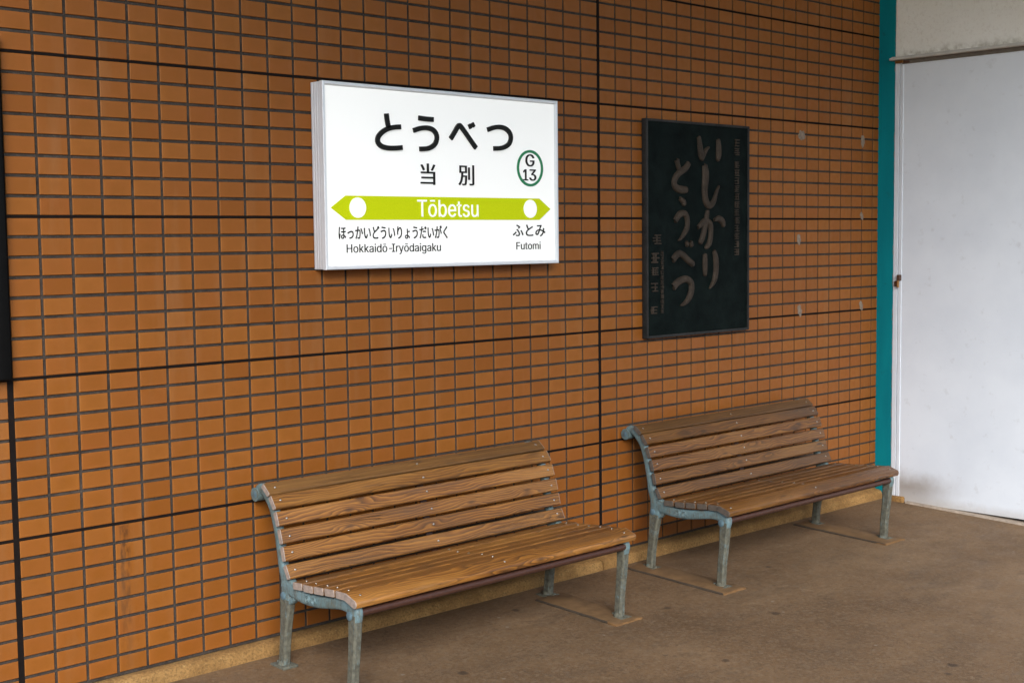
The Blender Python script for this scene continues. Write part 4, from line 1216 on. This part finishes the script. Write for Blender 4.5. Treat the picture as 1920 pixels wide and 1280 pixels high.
# (front-face lower edge, upward direction) of the six back boards, and the seat boards, in (out from wall, above floor)
BACK_SLATS = [((.126, .664), (-.50, .40)), ((.164, .613), (-.036, .052)), ((.185, .549), (-.021, .062)),
              ((.206, .486), (-.019, .062)), ((.221, .421), (-.016, .066)), ((.250, .360), (-.030, .058))]
SEAT_SLATS = [((.310, .352), .06), ((.377, .3555), .06), ((.444, .360), .07), ((.511, .365), .07), ((.578, .369), .03)]


def spiral(bm, c, r, d, x, hand):
    pts = []
    for i in range(40):
        t = i / 39
        a = hand * t * 2.2 * 2 * math.pi
        rr = r * (1 - t * .86)
        pts.append(Vector((x, -(c[0] + rr * math.cos(a)), c[1] + rr * math.sin(a))))
    rings = []
    for i, p in enumerate(pts):
        a, b = pts[max(i - 1, 0)], pts[min(i + 1, len(pts) - 1)]
        t = (b - a).normalized()
        n1 = Vector((1, 0, 0)); n2 = n1.cross(t)
        rings.append([bm.verts.new(p + (n1 * math.cos(2 * math.pi * k / 6) + n2 * math.sin(2 * math.pi * k / 6)) * d) for k in range(6)])
    for a, b in zip(rings, rings[1:]):
        for k in range(6):
            bm.faces.new((a[k], a[(k + 1) % 6], b[(k + 1) % 6], b[k]))
    bm.faces.new(rings[0]); bm.faces.new(rings[-1])


def make_bench(x_left, base_z, label, wood, endm, weather, yoff=0.0):
    xc = x_left + SPAN / 2
    root = empty('bench', (xc, yoff, base_z))
    tag(root, label, 'bench', 'slatted station benches against the tiled wall')
    for side in (-1, 1):
        fx = side * SPAN / 2
        fr = bpy.data.objects.new('end_frame', None)
        # curved back bar and seat rail
        bm = bmesh.new()
        sweep(bm, [(.040, .667, .032), (.064, .671, .038), (.095, .652, .040), (.131, .611, .038), (.153, .558, .036), (.168, .500, .034),
                   (.180, .440, .034), (.189, .390, .038), (.208, .345, .054), (.216, .300, .066), (.212, .262, .062)], TH, 14)
        sweep(bm, [(.196, .330, .040), (.236, .316, .056), (.290, .303, .050), (.350, .297, .047), (.420, .299, .046), (.490, .308, .042),
                   (.560, .318, .042), (.606, .318, .052), (.634, .304, .056), (.632, .272, .048)], TH, 16, 4)
        # gusset where the back meets the rail
        sweep(bm, [(.205, .385, .022), (.226, .352, .024), (.262, .330, .022), (.300, .321, .016)], TH * .92, 10)
        sweep(bm, [(.215, .262, .020), (.243, .266, .022), (.268, .282, .016)], TH * .9, 10)
        add_cyl(bm, (-TH * .62, -.034, .645), (TH * .62, -.034, .645), .0265, 24)
        for v in bm.verts:
            v.co.x += fx
        frame = link('end_frame', finish(bm, 'end_frame', 45), M_IRON, root)
        # scroll ornaments on the outer face
        bm = bmesh.new()
        xo = fx + side * (TH / 2 + .0002)
        spiral(bm, (.362, .298), .0165, .0026, xo, 1)
        spiral(bm, (.404, .300), .0165, .0026, xo, -1)
        add_cyl(bm, (xo - side * .002, -.383, .298), (xo + side * .0015, -.383, .298), .006, 10)
        link('scroll_ornament', finish(bm, 'scroll_ornament', 60), M_IRON, frame)
        # bolts with domed heads
        for (u, h, r) in ((.034, .645, .0165), (.206, .283, .0155), (.620, .288, .0165)):
            bm = bmesh.new()
            add_cyl(bm, (fx + side * (TH / 2 - .004), -u, h), (fx + side * (TH / 2 + .0025), -u, h), r, 20, dome=.004)
            link('bolt', finish(bm, 'bolt', 50), M_BOLT, frame)
        # legs
        for legpts, foot in (([(.630, .292, .052), (.629, .250, .048), (.623, .170, .043), (.614, .085, .040), (.608, 0, .042)], .606),
                             ([(.212, .272, .066), (.207, .235, .056), (.197, .165, .045), (.186, .085, .041), (.178, 0, .044)], .176)):
            gz = floor_z(xc + fx, -foot + yoff) - base_z
            pts = [(u, h if h > .03 else gz + .006, w) for u, h, w in legpts]
            bm = bmesh.new()
            sweep(bm, pts, lambda t: TH * (1.06 - .1 * t), chamfer=.007)
            for v in bm.verts:
                v.co.x += fx
            leg = link('leg', finish(bm, 'leg', 32), M_IRONLEG, root)
            bm = bmesh.new()
            add_box(bm, (fx - .034, -foot - .046, gz - .004), (fx + .034, -foot + .046, gz + .0085), .004, 2)
            add_cyl(bm, (fx, -foot, gz + .006), (fx, -foot, gz + .024), .027, 16, .020)
            link('foot', finish(bm, 'foot', 45), M_FOOT, leg)
            for q in (-1, 1):
                bm = bmesh.new()
                add_cyl(bm, (fx + side * .003, -foot + q * .034, gz + .007), (fx + side * .003, -foot + q * .034, gz + .014), .007, 6, dome=.002)
                link('anchor_bolt', finish(bm, 'anchor_bolt', 30), M_FOOT, leg)
    # tie tubes
    for (u, h, r) in ((.646, .300, .0145), (.206, .283, .0105), (.036, .645, .0105)):
        bm = bmesh.new()
        add_cyl(bm, (-SPAN / 2, -u, h), (SPAN / 2, -u, h), r, 16, cap=False)
        link('tie_tube', finish(bm, 'tie_tube', 50), M_ROD, root)
    # mid support strap under the boards
    bm = bmesh.new()
    sweep(bm, [(.112, .640, .006), (.142, .590, .006), (.160, .535, .006), (.178, .470, .006), (.192, .410, .006), (.212, .355, .006), (.250, .326, .006),
               (.300, .320, .006), (.430, .327, .006), (.560, .337, .006), (.630, .330, .006)], .034, 8)
    link('support_strap', finish(bm, 'support_strap', 50), M_ROD, root)
    # boards
    meA = slat_mesh(.0555, .0205, wood, endm)
    meB = slat_mesh(.0585, .027, wood, endm)
    meC = slat_mesh(.074, .029, wood, endm, True, .006)
    bm = bmesh.new()
    add_cyl(bm, (0, 0, -.001), (0, 0, .0007), .0047, 12, dome=.0018)
    me_s = finish(bm, 'screw', 60)
    me_s.materials.append(M_SCREW)
    rng = random.Random(int(x_left * 100))

    wlist = list(weather)

    def slat(me, centre, ang, across_w):
        # ang: direction of local +y (towards the front / downwards) in the (out, up) plane
        s = link('slat', me, None, root)
        s['weathering'] = wlist.pop(0)
        du, dh = ang
        l_ = math.hypot(du, dh)
        du, dh = du / l_, dh / l_
        yv = Vector((0, -du, dh))
        zv = Vector((0, dh, du)) if True else None
        zv = Vector((0, -(-dh), du))
        # z must point away from wall/up
        xv = yv.cross(zv)
        Mx = Matrix((xv, yv, zv)).transposed().to_4x4()
        Mx.translation = Vector((0, -centre[0] + rng.uniform(-.001, .001), centre[1] + rng.uniform(-.0008, .0008)))
        Mx = Mx @ Matrix.Rotation(rng.uniform(-.0012, .0012), 4, 'Z') @ Matrix.Rotation(rng.uniform(-.012, .012), 4, 'X')
        s.matrix_local = Mx
        for xx in (-SPAN / 2 + .012, rng.uniform(-.004, .004), SPAN / 2 - .012):
            k = link('screw', me_s, None, s)
            k.location = (xx + rng.uniform(-.003, .003), rng.uniform(-.004, .004), 0)
        return s
    for (lo, d) in BACK_SLATS:
        l_ = math.hypot(*d)
        d = (d[0] / l_, d[1] / l_)
        c = (lo[0] + .017 + d[0] * .0287, lo[1] - .002 + d[1] * .0287)
        slat(meA, c, (-d[0], -d[1]), .0575)
    for c, sl_ in SEAT_SLATS:
        slat(meB, c, (1, sl_), .0585)
    slat(meC, (.6475, .3615), (1, -.34), .074)
    return root


make_bench(.9315, -1.701, 'lighter brown slatted bench with blue-grey iron ends below the white station sign', M_WOODA, M_ENDA,
           (.80, .30, .12, .12, .0, .40, .35, .22, .15, .20, .12, .06))
make_bench(3.0585, -1.7025, 'darker brown slatted bench beneath the bronze plaque, next to the white door', M_WOODB, M_ENDB,
           (.75, .25, .08, .20, .35, .45, .40, .30, .22, .35, .20, .15))

# mortar pads let into the floor under the bench ends
def pad(x0, x1, y0, y1, seed):
    rng = random.Random(seed)
    bm = bmesh.new()
    n = 10
    loop = []
    cor = [(x0, y0), (x1, y0), (x1, y1), (x0, y1)]
    for k in range(4):
        a, b = cor[k], cor[(k + 1) % 4]
        for i in range(n):
            t = i / n
            loop.append((a[0] + (b[0] - a[0]) * t + rng.uniform(-.003, .003), a[1] + (b[1] - a[1]) * t + rng.uniform(-.003, .003)))
    cx, cy = (x0 + x1) / 2, (y0 + y1) / 2
    bot = [bm.verts.new((x, y, floor_z(x, y) - .004)) for x, y in loop]
    mid = [bm.verts.new((x, y, floor_z(x, y) + .006 + rng.uniform(-.001, .001))) for x, y in loop]
    top = [bm.verts.new((cx + (x - cx) * .94, cy + (y - cy) * .975, floor_z(x, y) + .009 + rng.uniform(-.001, .001))) for x, y in loop]
    m = len(loop)
    for a, b, mi in ((bot, mid, 1), (mid, top, 1)):
        for k in range(m):
            f = bm.faces.new((a[k], a[(k + 1) % m], b[(k + 1) % m], b[k]))
            yc = sum(v.co.y for v in f.verts) / 4
            f.material_index = 1 if yc < y0 + .03 else 2
    f = bm.faces.new(top)
    bmesh.ops.triangulate(bm, faces=[f])
    me = finish(bm, 'mortar_pad', 50)
    me.materials.append(M_PAD); me.materials.append(M_PADEDGE); me.materials.append(M_PADSIDE)
    link('mortar_pad', me, None, FLOOR)


pad(2.245, 2.415, -.685, -.200, 1)
pad(2.955, 3.125, -.700, -.110, 2)
pad(4.355, 4.540, -.695, -.110, 3)
